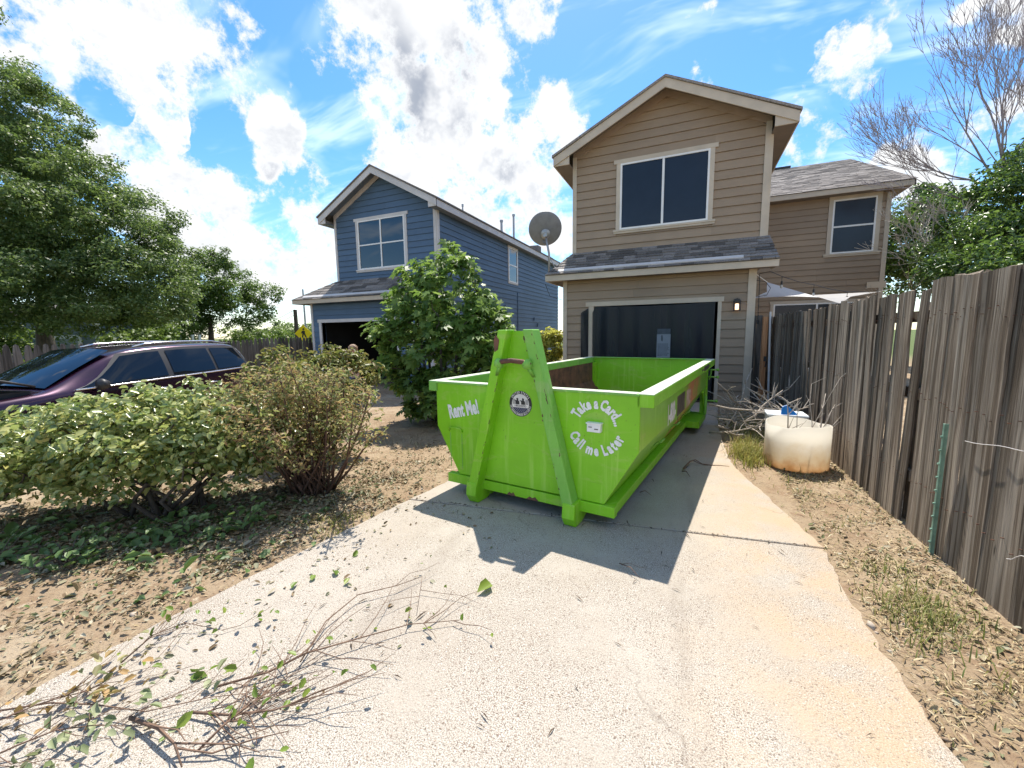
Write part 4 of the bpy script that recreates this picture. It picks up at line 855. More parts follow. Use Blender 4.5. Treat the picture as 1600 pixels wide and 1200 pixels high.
# ================================================================== CAR
def car():
    Cc = thing('parked_car', 'dark purple station wagon with its bonnet raised, parked behind the bushes', 'car', (-9.30, 4.54, -.19), R(10))
    # local: +y to the rear, x to the right-hand side seen from the camera is +x; origin at rear axle centre
    W = .93
    m, g, b = base_mat('purple_metallic'); tc = g.n('ShaderNodeTexCoord').outputs['Object']
    g.l(g.ramp(g.noise(tc, 3, 3), [(.3, (.020, .005, .017)), (.7, (.042, .010, .034))]), b.inputs['Base Color']); b.inputs['Metallic'].default_value = .55; b.inputs['Roughness'].default_value = .26; b.inputs['Coat Weight'].default_value = .6; b.inputs['Coat Roughness'].default_value = .04
    paint = m; gl = glass_mat('car_glass', (.005, .007, .010), .02, 1.5); blk = M['black']; chrome = pm('chrome', (.75, .75, .75), .15, .05, 3, metallic=1.0); tyre = pm('tyre', (.022, .022, .022), .85, .2, 20, .3); alloy = pm('alloy', (.45, .45, .46), .35, .08, 3, metallic=.8)
    # stations: y, zroof(centreline), zbelt, half width, roof half width
    ST = [(-3.92, .62, .50, .62, .50), (-3.80, .80, .62, .78, .66), (-3.40, .92, .78, .88, .76), (-2.85, 1.00, .90, .92, .80), (-2.35, 1.05, .97, .93, .80), (-2.20, 1.07, .99, .93, .79), (-1.75, 1.33, 1.01, .93, .70), (-1.30, 1.58, 1.03, .93, .66), (-.85, 1.635, 1.05, .93, .66), (-.3, 1.665, 1.07, .93, .67), (.3, 1.665, 1.09, .92, .66), (.75, 1.65, 1.11, .91, .65), (.98, 1.61, 1.13, .89, .63), (1.10, 1.36, 1.14, .87, .66), (1.16, .85, .80, .84, .70), (1.10, .50, .45, .80, .70)]
    def sec(y, zr, zb, w, wr):
        zr_ = max(zr, zb+.02)
        return [(0, zr_), (wr*.6, zr_-.008), (wr*.93, zr_-.035), (wr+.03, zr_-.085 if zr_-zb > .2 else zr_-.03), (w-.035, zb+.01), (w, zb-.07), (w+.01, zb*.6+.12), (w-.01, .36), (w-.06, .24), (0, .22)]
    V = []; F = []; ns = 10
    for s in ST:
        P = sec(*s); ring = P+[(-x, z) for (x, z) in P[-2:0:-1]]
        V += [(x, s[0], z) for (x, z) in ring]
    nr = 18
    for i in range(len(ST)-1):
        for j in range(nr): a = i*nr+j; c = i*nr+(j+1) % nr; F.append((a, c, c+nr, a+nr))
    F.append(tuple(range(nr))); e = (len(ST)-1)*nr; F.append(tuple(range(e+nr-1, e-1, -1)))
    body = link('body', new_mesh('body', V, F, True), paint, Cc); md = body.modifiers.new('sub', 'SUBSURF'); md.levels = md.render_levels = 2
    def interp(y):
        ys = [s[0] for s in ST[:14]]; return [float(np.interp(y, ys, [s[k] for s in ST[:14]])) for k in range(1, 5)]
    def side_pt(y, t, s, off=.012):
        zr, zb, w, wr = interp(y); top = (wr+.015, zr-.10); bot = (w-.035, zb+.015); x = bot[0]+(top[0]-bot[0])*t; z = bot[1]+(top[1]-bot[1])*t; x -= .012*math.sin(math.pi*t)*-1
        return Vector((s*(x+off), y, z+off*.3))
    def side_panel(nm, y0b, y1b, y0t, y1t, t0, t1, mat, s, off, par, n=8):
        b = MB(); k = 4; V = []
        for i in range(n+1):
            f = i/n
            for j in range(k+1):
                t = t0+(t1-t0)*j/k; y = (y0b+(y1b-y0b)*f)*(1-j/k)+(y0t+(y1t-y0t)*f)*(j/k); V.append(side_pt(y, t, s, off))
        b.add(V, [((i)*(k+1)+j, (i+1)*(k+1)+j, (i+1)*(k+1)+j+1, i*(k+1)+j+1) for i in range(n) for j in range(k)])
        return b.build(nm, mat, par, smooth=True)
    for s in (1, -1):
        side_panel('window_surround', -1.98, 1.02, -1.28, .86, -.02, 1.04, blk, s, .034, Cc, 14)
        for (a0, a1, t0, t1) in ((-1.90, -.66, -1.24, -.66), (-.56, .22, -.56, .20), (.28, .95, .26, .80)): side_panel('side_window', a0, a1, t0, t1, .06, .94, gl, s, .042, Cc)
        b = MB(); b.tube([side_pt(y, -.03, s, .040) for y in np.linspace(-1.95, 1.02, 12)], .013, 6); b.build('chrome_strip', chrome, Cc, smooth=True)
        b = MB(); b.tube([(s*.60, y, interp(y)[0]+.02+(0 if .1 < i < 8 else -.03)) for i, y in enumerate(np.linspace(-.95, .85, 10))], .016, 6); b.build('roof_rail', chrome, Cc, smooth=True)
        b = MB(); b.lathe([(0, -.10), (.06, -.09), (.085, -.03), (.085, .02), (0, .04)], (s*1.05, -1.72, 1.08), 12, (0, -1, .1)); b.tube([(s*.93, -1.70, 1.03), (s*1.04, -1.70, 1.06)], .025, 6); b.build('wing_mirror', blk, Cc, smooth=True)
        for (y0, y1) in ((-.92, -.72), (.0, .2)): b = MB(); b.tube([(s*.955, y0, .90), (s*.975, y0+.03, .905), (s*.975, y1-.03, .91), (s*.955, y1, .91)], .013, 6); b.build('door_handle', chrome, Cc, smooth=True)
        for y in (0, -2.95):
            b = MB(); b.lathe([(.20, -.10), (.335, -.09), (.345, 0), (.335, .09), (.20, .10)], (s*.83, y, .345), 28, (1, 0, 0)); w = b.build('wheel', tyre, Cc, smooth=True)
            b = MB(); b.lathe([(0, .05), (.05, .06), (.19, .035), (.215, .10), (.215, -.08)], (s*.83, y, .345), 24, (s, 0, 0)); b.build('rim', alloy, w, smooth=True)
        b = MB(); b.box(min(s*.60, s*.84), max(s*.60, s*.84), -3.93, -3.78, .60, .74); b.build('headlight', gl, Cc, bevel=.03)
        b = MB(); b.box(min(s*.66, s*.88), max(s*.66, s*.88), 1.02, 1.17, .82, 1.05); b.build('tail_light', pm('red_lens', (.22, .01, .012), .2, .1, 4), Cc, bevel=.02)
    # windscreen
    V = []; n, k = 10, 6
    for j in range(k+1):
        t = j/k; y = -2.17+(-1.30+2.17)*t; zr, zb, w, wr = interp(y)
        for i in range(n+1): f = (i/n-.5)*2; V.append((f*(wr-.02), y-.02-.05*(1-f*f)*(1-t), zr-.005-.035*f*f+.03))
    b = MB(); b.add(V, [(j*(n+1)+i, j*(n+1)+i+1, (j+1)*(n+1)+i+1, (j+1)*(n+1)+i) for j in range(k) for i in range(n)]); b.build('windscreen', gl, Cc, smooth=True)
    # engine bay edge and raised bonnet
    b = MB(); b.box(-.74, .74, -3.7, -2.32, .98, 1.06); b.build('engine_bay', blk, Cc)
    h0, h1 = Vector((0, -2.30, 1.10)), Vector((0, -3.35, 1.47)); V = []
    for j in range(6):
        t = j/5; p = h0.lerp(h1, t); 
        for i in range(9): f = (i/8-.5)*2; V.append((f*(.80-.10*t*t), p.y+.0, p.z+.05*(1-f*f)))
    b = MB(); b.add(V, [(j*9+i, j*9+i+1, (j+1)*9+i+1, (j+1)*9+i) for j in range(5) for i in range(8)]); o = b.build('bonnet', M['black'], Cc, smooth=True); md = o.modifiers.new('sol', 'SOLIDIFY'); md.thickness = .03
    b = MB(); b.tube([(.7, -2.9, 1.05), (.66, -2.95, 1.30)], .008, 6); b.build('bonnet_prop', M['steel'], Cc)
car()

# ================================================================== PERSON (head and shoulder show above the bush)
def person():
    p0 = pxd(552, 538, 8.3); gx, gy = p0.x, p0.y; gz_ = gh(gx, gy); Ht = p0.z-gz_
    P = thing('person', 'person with light brown hair in a pink top, standing behind the brown-leaved bush', 'person', (gx, gy, gz_), R(-25)); k = Ht/1.62
    skin = pm('skin', (.48, .29, .21), .55, .1, 8); pink = pm('pink_cotton', (.55, .30, .30), .85, .1, 10, .2); jean = pm('denim', (.06, .08, .14), .85, .2, 12, .3); hair = pm('light_brown_hair', (.27, .165, .095), .6, .4, 6, .5, 50, stretch=(6, 6, 1))
    def skinmesh(nm, pts, edges, mat, par, lv=2):
        me = bpy.data.meshes.new(nm); me.from_pydata([Vector(p[:3])*k for p in pts], edges, []); o = link(nm, me, mat, par); o.modifiers.new('skin', 'SKIN')
        for i, p in enumerate(pts): me.skin_vertices[0].data[i].radius = (p[3]*k, (p[4] if len(p) > 4 else p[3])*k)
        me.skin_vertices[0].data[0].use_root = True; s = o.modifiers.new('sub', 'SUBSURF'); s.levels = s.render_levels = lv; return o
    pts = [(0, 0, .90, .13, .10), (0, 0, 1.08, .115, .085), (0, 0, 1.28, .14, .095), (0, 0, 1.36, .07, .06), (0, -.01, 1.42, .05, .05), (0, -.015, 1.49, .07, .085), (0, -.015, 1.55, .068, .085),
           (.16, 0, 1.31, .055), (.22, .02, 1.05, .042), (.22, -.06, .84, .034), (.22, -.09, .76, .03), (-.16, 0, 1.31, .055), (-.22, .02, 1.05, .042), (-.22, -.06, .84, .034), (-.22, -.09, .76, .03),
           (.09, 0, .84, .085), (.09, -.01, .48, .06), (.09, .02, .09, .04), (.10, -.12, .04, .035), (-.09, 0, .84, .085), (-.09, -.01, .48, .06), (-.09, .02, .09, .04), (-.10, -.12, .04, .035)]
    E = [(0, 1), (1, 2), (2, 3), (3, 4), (4, 5), (5, 6), (2, 7), (7, 8), (8, 9), (9, 10), (2, 11), (11, 12), (12, 13), (13, 14), (0, 15), (15, 16), (16, 17), (17, 18), (0, 19), (19, 20), (20, 21), (21, 22)]
    skinmesh('body', pts, E, skin, P)
    skinmesh('top', [(0, 0, .92, .15, .12), (0, 0, 1.10, .135, .105), (0, 0, 1.27, .16, .115), (0, 0, 1.345, .10, .085), (.17, 0, 1.31, .07), (.215, .015, 1.14, .062), (-.17, 0, 1.31, .07), (-.215, .015, 1.14, .062)], [(0, 1), (1, 2), (2, 3), (2, 4), (4, 5), (2, 6), (6, 7)], pink, P)
    skinmesh('trousers', [(0, 0, .90, .15, .12), (.09, 0, .82, .10), (.09, -.01, .48, .075), (.09, .02, .10, .06), (-.09, 0, .82, .10), (-.09, -.01, .48, .075), (-.09, .02, .10, .06)], [(0, 1), (1, 2), (2, 3), (0, 4), (4, 5), (5, 6)], jean, P)
    b = MB(); n = 18; V = []
    for i in range(n+1):
        a = math.pi*i/n*.62
        for j in range(24):
            t = 2*math.pi*j/24; back = max(0, math.sin(t)); aa = a*(1+.35*back); r = .088+.004*math.sin(j*5+i); V.append(Vector((r*math.sin(aa)*math.cos(t), r*1.18*math.sin(aa)*math.sin(t)-.012, 1.525+.10*math.cos(aa)))*k)
    b.add(V, [(i*24+j, i*24+(j+1) % 24, (i+1)*24+(j+1) % 24, (i+1)*24+j) for i in range(n) for j in range(24)]); b.build('hair', hair, P, smooth=True)
    for s in (-1, 1):
        b = MB(); b.lathe([(0, -.012), (.010, -.007), (.012, 0), (.010, .007), (0, .012)], Vector((s*.030, -.094, 1.515))*k, 10); b.build('eye', M['white'], P, smooth=True)
        b = MB(); b.lathe([(0, -.012), (.02, -.008), (.028, .0), (.02, .008), (0, .012)], Vector((s*.078, -.01, 1.51))*k, 10, (1, 0, 0)); b.build('ear', skin, P, smooth=True)
    b = MB(); b.prism([Vector(q)*k for q in ((-.012, -.09, 1.485), (.012, -.09, 1.485), (0, -.118, 1.487), )], (0, .01, .04)); b.build('nose', skin, P); b = MB(); b.tube([Vector(q)*k for q in ((-.022, -.092, 1.458), (0, -.099, 1.455), (.022, -.092, 1.458))], .005, 6); b.build('mouth', pink, P)
person()

# ================================================================== SMALL THINGS ROUND THE HOUSES
def dish():
    D = wthing('satellite_dish', 'grey satellite dish on a braced mast at the garage roof corner', 'satellite dish', (-3.08, 9.6, 3.0)); gy = pm('dish_grey', (.20, .20, .205), .55, .15, 6, .1)
    c = pxy(852, 358, 9.62); ax = Vector((-.35, .80, .42)).normalized(); b = MB(); prof = [(r, .42*r*r) for r in np.linspace(0, .39, 9)]+[(.40, .068), (.39, .058)]+[(r, .42*r*r-.012) for r in np.linspace(.38, 0, 7)]
    b.lathe(prof, c-ax*.03, 36, ax); b.build('reflector', gy, D, smooth=True)
    base = pxy(858, 432, 9.62); base.z -= .02; top = c-ax*.08-Vector((0, 0, .12)); kn = base+Vector((-.0, 0, .55))
    b = MB(); b.tube([base, kn, top], .026, 10); b.build('mast', M['steel'], D, smooth=True)
    b = MB(); b.lathe([(0, 0), (.11, 0), (.12, -.02), (.06, -.06), (0, -.06)], c-ax*.055-Vector((0, 0, .10)), 14, ax); b.box(top.x-.05, top.x+.05, top.y-.05, top.y+.05, top.z-.05, top.z+.12); b.build('bracket', M['steel'], D, bevel=.006)
    for (dx, dy, dz) in ((.42, .12, .20), (.24, .0, .05)): b = MB(); b.tube([kn+Vector((0, 0, -.05)), base+Vector((dx, dy, dz))], .010, 6); b.build('strut', M['steel'], D)
    b = MB(); b.box(base.x-.08, base.x+.08, base.y-.08, base.y+.08, base.z-.02, base.z+.02); b.build('foot_plate', M['steel'], D)
    arm = c+ax*.42+Vector((-.25, 0, -.1)); b = MB(); b.tube([c-Vector((0, 0, .34)), arm], .014, 6); b.build('feed_arm', M['steel'], D); b = MB(); b.box(arm.x-.05, arm.x+.05, arm.y-.05, arm.y+.05, arm.z-.04, arm.z+.06); b.build('receiver', gy, D, bevel=.01)
    b = MB(); b.tube([base+Vector((-.1, .0, -.15)), base+Vector((.02, 0, -.45)), base+Vector((.3, .12, -.55))], .006, 5); b.build('cable', M['black'], D)
dish()
def lantern():
    L = wthing('wall_lantern', 'black metal wall lantern with a glowing lamp beside the garage screen', 'lamp', (.875, 9.70, 2.0)); x, y, z = .875, 9.62, 1.97; bk = M['black']
    b = MB(); b.box(x-.05, x+.05, 9.69, 9.715, z+.03, z+.24); b.build('back_plate', bk, L); b = MB(); b.tube([(x, 9.69, z+.20), (x, 9.66, z+.25), (x, y, z+.24)], .010, 6); b.build('arm', bk, L)
    b = MB(); b.box(x-.065, x+.065, y-.06, y+.06, z-.012, z).box(x-.065, x+.065, y-.06, y+.06, z+.165, z+.18); b.prism([(x-.075, y-.07, z+.18), (x+.075, y-.07, z+.18), (x+.03, y-.07, z+.235), (x-.03, y-.07, z+.235)], (0, .14, 0))
    for sx in (-1, 1):
        for sy in (-1, 1): b.box(x+sx*.06-.006, x+sx*.06+.006, y+sy*.055-.006, y+sy*.055+.006, z, z+.165)
    o = b.build('cage', bk, L); m, g, p = base_mat('lamp_glow'); p.inputs['Base Color'].default_value = (.9, .75, .6, 1); p.inputs['Emission Color'].default_value = (1, .62, .36, 1); p.inputs['Emission Strength'].default_value = 1.1
    b = MB(); b.lathe([(0, 0), (.032, 0), (.034, .06), (.032, .12), (0, .125)], (x, y, z+.015), 14); b.build('lamp', m, L, smooth=True)
lantern()
def poster():
    P = wthing('notice', 'pale printed notice hanging behind the dark garage screen', 'poster', (-.5, 9.66, 1.2)); x0, x1, y, z0, z1 = -.665, -.38, 9.655, .98, 1.50
    b = MB(); b.box(x0, x1, y, y+.004, z0, z1); b.build('sheet', pm('notice_paper', (.20, .23, .26), .7, .1, 6), P); b = MB(); b.box(x0+.005, x1-.005, y-.002, y, z1+.0, z1+.12); b.build('header', pm('notice_head', (.055, .07, .085), .7, .2, 12), P)
    dk = pm('notice_print', (.06, .075, .09), .7, .2, 12); b = MB(); b.add([(-.575, y-.002, 1.36), (-.545, y-.002, 1.34), (-.535, y-.002, 1.40), (-.545, y-.002, 1.47), (-.565, y-.002, 1.49), (-.58, y-.002, 1.45)], [(0, 1, 2, 3, 4, 5)]); b.build('figure', dk, P)
    b = MB(); r = random.Random(2)
    for i in range(11):
        z = z0+.04+i*.026; x = x0+.02
        while x < x1-.06: w = r.uniform(.015, .05); b.add([(x, y-.0015, z), (x+w, y-.0015, z), (x+w, y-.0015, z+.011), (x, y-.0015, z+.011)], [(0, 1, 2, 3)]); x += w+.008
    o = b.build('small_print', dk, P); o['kind'] = 'stuff'
poster()
def sail_and_lights():
    S = wthing('shade_sail', 'pale grey cloth shade sail stretched between the house corner and the rear wing', 'shade sail', (2.6, 12, 2.4))
    m, g, b = base_mat('sail_cloth'); b.inputs['Base Color'].default_value = (.85, .85, .85, 1); b.inputs['Roughness'].default_value = .9; tr = g.n('ShaderNodeBsdfTranslucent'); tr.inputs[0].default_value = (.85, .85, .85, 1); ms = g.n('ShaderNodeMixShader'); ms.inputs[0].default_value = .6
    g.l(b.outputs[0], ms.inputs[1]); g.l(tr.outputs[0], ms.inputs[2]); g.l(ms.outputs[0], m.node_tree.nodes['Material Output'].inputs[0])
    A = pxy(1199, 441, 10.3); B = pxy(1372, 456, 12.8); Cp = pxy(1176, 466, 13.6); Dp = pxy(1312, 474, 10.6); n = 14; V = []
    for j in range(n+1):
        for i in range(n+1):
            u, v = i/n, j/n; p = (A*(1-u)+Dp*u)*(1-v)+(Cp*(1-u)+B*u)*v; ctr = (A+B+Cp+Dp)/4; pull = .22*(1-abs(2*u-1))*(abs(2*v-1)**2)+.22*(1-abs(2*v-1))*(abs(2*u-1)**2); p = p.lerp(ctr, pull*.8); p.z -= .06*math.sin(math.pi*u)*math.sin(math.pi*v); V.append(p)
    b2 = MB(); b2.add(V, [(j*(n+1)+i, j*(n+1)+i+1, (j+1)*(n+1)+i+1, (j+1)*(n+1)+i) for j in range(n) for i in range(n)]); o = b2.build('cloth', m, S, smooth=True)
    b2 = MB(); b2.tube([A, (1.17, 9.85, 2.74)], .008, 5); b2.build('corner_rope', M['white'], S); b2 = MB(); b2.tube([B, B+Vector((.6, .5, .15))], .006, 5); b2.build('corner_rope', M['white'], S)
    T = wthing('string_lights', 'black string lights with clear bulbs looping past the house corner to the rear wing', 'string lights', (2.4, 11, 2.7))
    pts = [(1186, 428, 9.8), (1204, 424, 9.9), (1222, 432, 10.2), (1247, 440, 10.6), (1272, 445, 11.0), (1298, 452, 11.4), (1324, 456, 11.8), (1358, 456, 12.6)]
    P = [pxy(*q) for q in pts]; b2 = MB(); b2.tube(P, .007, 5); b2.build('cable', M['black'], T); bm = glass_mat('bulb_glass', (.5, .5, .48), .05, 1.5)
    for i in (2, 4, 6): b2 = MB(); b2.tube([P[i], P[i]-Vector((0, 0, .13))], .006, 5); b2.tube([P[i]-Vector((0, 0, .10)), P[i]-Vector((0, 0, .17))], .02, 8); k = b2.build('socket', M['black'], T); b2 = MB(); b2.lathe([(.012, 0), (.028, -.03), (.024, -.06), (0, -.075)], P[i]-Vector((0, 0, .17)), 10); b2.build('bulb', bm, k, smooth=True)
    q = pxy(1187, 440, 9.8); e = pxy(1184, 500, 9.8); b2 = MB(); b2.tube([P[0], q, e], .007, 5); b2.build('cable', M['black'], T); b2 = MB(); b2.tube([e, e-Vector((0, 0, .0))+Vector((0, 0, -.08))], .02, 8); b2.build('socket', M['black'], T)
    lp = [pxy(u, v, 9.85) for (u, v) in ((1180, 438), (1196, 440), (1204, 450), (1198, 461), (1182, 464))]; b2 = MB(); b2.tube(lp, .006, 5); b2.build('cable', M['black'], T)
sail_and_lights()
def tub_things():
    # cut-down tank
    m, g, b = base_mat('old_white_plastic'); tc = g.n('ShaderNodeTexCoord').outputs['Object']; sp = g.n('ShaderNodeSeparateXYZ'); g.l(tc, sp.inputs[0])
    f = g.math('ADD', sp.outputs[2], g.math('MULTIPLY', g.math('SUBTRACT', g.noise(tc, 7, 6, .65), .5), .34)); c = g.ramp(f, [(0, (.55, .38, .22)), (.06, (.68, .53, .36)), (.17, (.80, .72, .58)), (.32, (.88, .85, .78))]); dn = g.smooth(g.noise(tc, 24, 5, .7), .66, .70); c = g.mix(g.math('MULTIPLY', dn, g.math('SUBTRACT', 1.0, g.smooth(sp.outputs[2], .03, .12))), c, (.10, .06, .035, 1))
    g.l(c, b.inputs['Base Color']); b.inputs['Roughness'].default_value = .55; tr = g.n('ShaderNodeBsdfTranslucent'); g.l(c, tr.inputs[0]); ms = g.n('ShaderNodeMixShader'); ms.inputs[0].default_value = .72; g.l(b.outputs[0], ms.inputs[1]); g.l(tr.outputs[0], ms.inputs[2]); g.l(ms.outputs[0], m.node_tree.nodes['Material Output'].inputs[0])
    cx, cy, r = 1.175, 5.46, .315; T = thing('cut_barrel', 'dirty white cut-down plastic tank holding twigs beside the fence', 'barrel', (cx, cy, gh(cx, cy)))
    n = 48; V = []; hs = [0, .012, .10, .20, .22, .30, 1.0]
    for k, h in enumerate(hs):
        for j in range(n):
            a = 2*math.pi*j/n; top = .50-.02*math.sin(a*2+.5)+.006*math.sin(a*7); rr = r*(.94 if k == 0 else 1.0+(.006 if h in (.20,) else 0)); z = h*top if h == 1.0 else h; V.append((rr*math.cos(a), rr*math.sin(a), max(0, z)))
    b2 = MB(); b2.add(V, [(k*n+j, k*n+(j+1) % n, (k+1)*n+(j+1) % n, (k+1)*n+j) for k in range(len(hs)-1) for j in range(n)]+[tuple(range(n))[::-1]]); o = b2.build('shell', m, T, smooth=True); md = o.modifiers.new('s', 'SOLIDIFY'); md.thickness = .008
    b2 = MB(); b2.lathe([(.30, .03), (.2, .045), (0, .05)], (0, 0, 0), 24); b2.build('soil', M['ground'], T)
    # white tub with blue lid behind
    wt = pm('white_tub', (.70, .74, .76), .5, .08, 6); U = thing('storage_tub', 'white plastic tub with a bright blue lid piece, behind the cut tank', 'tub', (1.19, 6.2, gh(1.1, 6.15))); U.scale = (.62, .66, 1.02)
    b2 = MB(); b2.hexa([(-.30, -.20, 0), (.30, -.20, 0), (.30, .20, 0), (-.30, .20, 0)], [(-.34, -.23, .46), (.34, -.23, .46), (.34, .23, .46), (-.34, .23, .46)]); o = b2.build('body', wt, U, bevel=.02); b2 = MB(); b2.box(-.36, .36, -.25, .25, .455, .485); b2.build('rim', wt, U, bevel=.01)
    b2 = MB(); b2.prism([(-.15, -.255, .40), (.18, -.255, .405), (.16, -.20, .50), (-.02, -.15, .60), (-.10, -.17, .58)], (0, .02, 0)); b2.build('lid', pm('blue_plastic', (.01, .22, .62), .35, .1, 5), U, bevel=.004)
tub_things()
def far_things():
    # street warning sign and poles beyond the fence
    c = pxd(474, 521, 22); S = thing('warning_sign', 'yellow diamond pedestrian warning sign above the far fence', 'sign', (c.x, c.y, gh(c.x, c.y)-.2), YAW); z = c.z-S.location.z; s = .47
    b = MB(); b.prism([(0, 0, z-s), (s, 0, z), (0, 0, z+s), (-s, 0, z)], (0, .02, 0)); b.build('panel', pm('sign_yellow', (.78, .62, .01), .4, .05, 3), S); b = MB(); b.box(-.03, .03, .03, .07, 0, z+.3); b.build('post', M['steel'], S)
    b = MB(); pts = [(-.10, -.22), (-.02, -.22), (.02, -.04), (.10, -.22), (.17, -.20), (.09, .02), (.10, .12), (.02, .16), (-.08, .12), (-.13, .0), (-.05, .0)]; b.add([(x, -.004, z+q) for x, q in pts], [tuple(range(len(pts)))]); b.add([(.02+.055*math.cos(a), -.004, z+.23+.055*math.sin(a)) for a in np.linspace(0, 6.28, 10, endpoint=False)], [tuple(range(10))]); b.build('symbol', M['black'], S)
    wood = M['bark']
    p = pxd(461, 484, 30); Q = thing('utility_pole', 'short dark timber utility pole beyond the fence beside the yellow sign', 'pole', (p.x, p.y, -.6)); b = MB(); b.tube([(0, 0, 0), (0, 0, p.z+.6)], [.16, .13], 8); b.build('pole', wood, Q)
    p2 = pxd(473, 452, 34); Q2 = thing('light_pole', 'tall slim grey street pole rising behind the yellow sign', 'pole', (p2.x, p2.y, -.6)); b = MB(); b.tube([(0, 0, 0), (0, 0, p2.z+.6)], [.09, .06], 8); b.build('pole', M['steel'], Q2)
    a = pxd(435, 492, 30); W_ = wthing('overhead_wires', 'thin overhead wires running left from the dark utility pole', 'wires', (p.x, p.y, p.z))
    for dz in (0, -.35): b = MB(); d = (a-p); b.tube([p+d*t*6+Vector((0, 0, dz-.5*math.sin(math.pi*t))) for t in np.linspace(0, 1, 9)], .018, 4); b.build('wire', M['black'], W_)
    # neighbour's house glimpsed under the oak
    n0 = pxd(105, 520, 21); N = wthing('grey_house', 'grey-blue house with white trim glimpsed under the oak behind the fence', 'house', (n0.x, n0.y, -.6)); gw = pm('grey_wall', (.16, .20, .25), .7, .1, 2)
    dx = rt.copy(); dx.z = 0; dx.normalize(); dy = Vector((-dx.y, dx.x, 0))
    def ob(x0, x1, y0, y1, z0, z1): 
        P = [n0+dx*x+dy*y for (x, y) in ((x0, y0), (x1, y0), (x1, y1), (x0, y1))]; b = MB(); b.hexa([Vector((p.x, p.y, z0)) for p in P], [Vector((p.x, p.y, z1)) for p in P]); return b
    wl = ob(-5, 1.6, 0, 4, -.6, 2.7).build('wall', gw, N); ob(1.48, 1.75, -.06, .0, -.6, 2.7).build('corner_trim', M['white'], wl); ob(-1.8, .7, -.06, 0, 1.62, 1.80).build('lintel_trim', M['white'], wl); ob(.55, .72, -.06, 0, -.5, 1.62).build('door_trim', M['white'], wl)
    ob(-1.6, .55, -.03, 0, -.5, 1.62).build('door', pm('grey_door', (.3, .33, .36), .6, .1, 2), wl)
    P = [n0+dx*x+dy*y for (x, y) in ((-5.4, -.5), (2.0, -.5), (2.0, 4.5), (-5.4, 4.5))]; b = MB(); r0 = n0+dx*-1.7+dy*4; 
    b.add([Vector((p.x, p.y, 2.7)) for p in P]+[Vector(((P[0]+P[3]).x/2, (P[0]+P[3]).y/2 , 3.6)), Vector(((P[1]+P[2]).x/2, (P[1]+P[2]).y/2, 3.6))], [(0, 1, 5, 4), (2, 3, 4, 5), (1, 2, 5), (3, 0, 4), (3, 2, 1, 0)]); b.build('roof', M['shingle'], N)
    for (u, d_, lab_) in ((268, 24, 'leftmost of four white posts beyond the far fence'), (281, 24, 'second white post from the left beyond the far fence'), (301, 24, 'third white post from the left beyond the far fence'), (312, 24, 'rightmost of four white posts beyond the far fence')):
        q = pxd(u, 531, d_); o = thing('porch_post', lab_, 'post', (q.x, q.y, -.6), 0, 'white posts beyond the far fence'); b = MB(); b.box(-.06, .06, -.06, .06, 0, pxd(u, 523, d_).z+.6); b.box(-.09, .09, -.09, .09, 0, .2); b.build('shaft', M['white'], o)
far_things()

# ================================================================== VEGETATION
TPL = {
 'quad': (np.array([(0, 0, 0), (.5, -.5, .10), (1, 0, -.05), (.5, .5, .10)]), np.array([(0, 1, 2, 3)])),
 'oval': (np.array([(0, 0, 0), (.30, -.46, .13), (.72, -.40, .10), (1, 0, -.10), (.72, .40, .10), (.30, .46, .13)]), np.array([(0, 1, 2, 3), (0, 3, 4, 5)])),
}
def _lobed():
    V = [(.12, 0, 0)]; F = []
    for k, (a, l) in enumerate(((0, .88), (42, .74), (-42, .74), (86, .46), (-86, .46))):
        for (da, s) in ((-19, .62), (0, 1.0), (19, .62)):
            t = R(a+da); V.append((.12+l*s*math.cos(t), l*s*math.sin(t), .05*(1 if da else -1.5)+.02*(k % 2)))
        F.append((0, 1+3*k, 2+3*k, 3+3*k))
    return np.array(V), np.array(F)
TPL['lobed'] = _lobed()
def unit(a): return a/np.maximum(np.linalg.norm(a, axis=1, keepdims=True), 1e-9)
def leaf_obj(name, P, N, S, asp, mat, parent, shape='oval', T=None, rng=RNG):
    """one leaf per point: position P, facing N, length S"""
    n = len(P); tv, tf = TPL[shape]; N = unit(N); A = rng.normal(size=(n, 3)) if T is None else T+rng.normal(size=(n, 3))*.25
    t = unit(A-N*np.sum(A*N, axis=1, keepdims=True)); b = np.cross(N, t)
    S = np.asarray(S).reshape(-1, 1, 1); wy = asp if shape != 'lobed' else 1.0
    curl = rng.uniform(.4, 1.8, size=(n, 1, 1))
    V = P[:, None, :]+S*(t[:, None, :]*tv[None, :, 0:1]+b[:, None, :]*(tv[None, :, 1:2]*wy)+N[:, None, :]*(tv[None, :, 2:3]*curl))
    F = tf[None, :, :]+(np.arange(n)*len(tv))[:, None, None]
    me = np_mesh(name, V.reshape(-1, 3), F.reshape(-1, tf.shape[1])); return link(name, me, mat, parent)
def clump_points(centers, radii, counts, rng=RNG, flat=.75, shell=.45):
    P = []; N = []
    for c, r, k in zip(centers, radii, counts):
        d = unit(rng.normal(size=(k, 3))); rad = r*(shell+(1-shell)*rng.random((k, 1)))**.8*rng.uniform(.75, 1.12, size=(k, 1)); q = d*rad; q[:, 2] *= flat
        P.append(np.asarray(c)+q); N.append(d*.6+np.array([0, 0, .65])+rng.normal(size=(k, 3))*.45)
    return np.concatenate(P), np.concatenate(N)
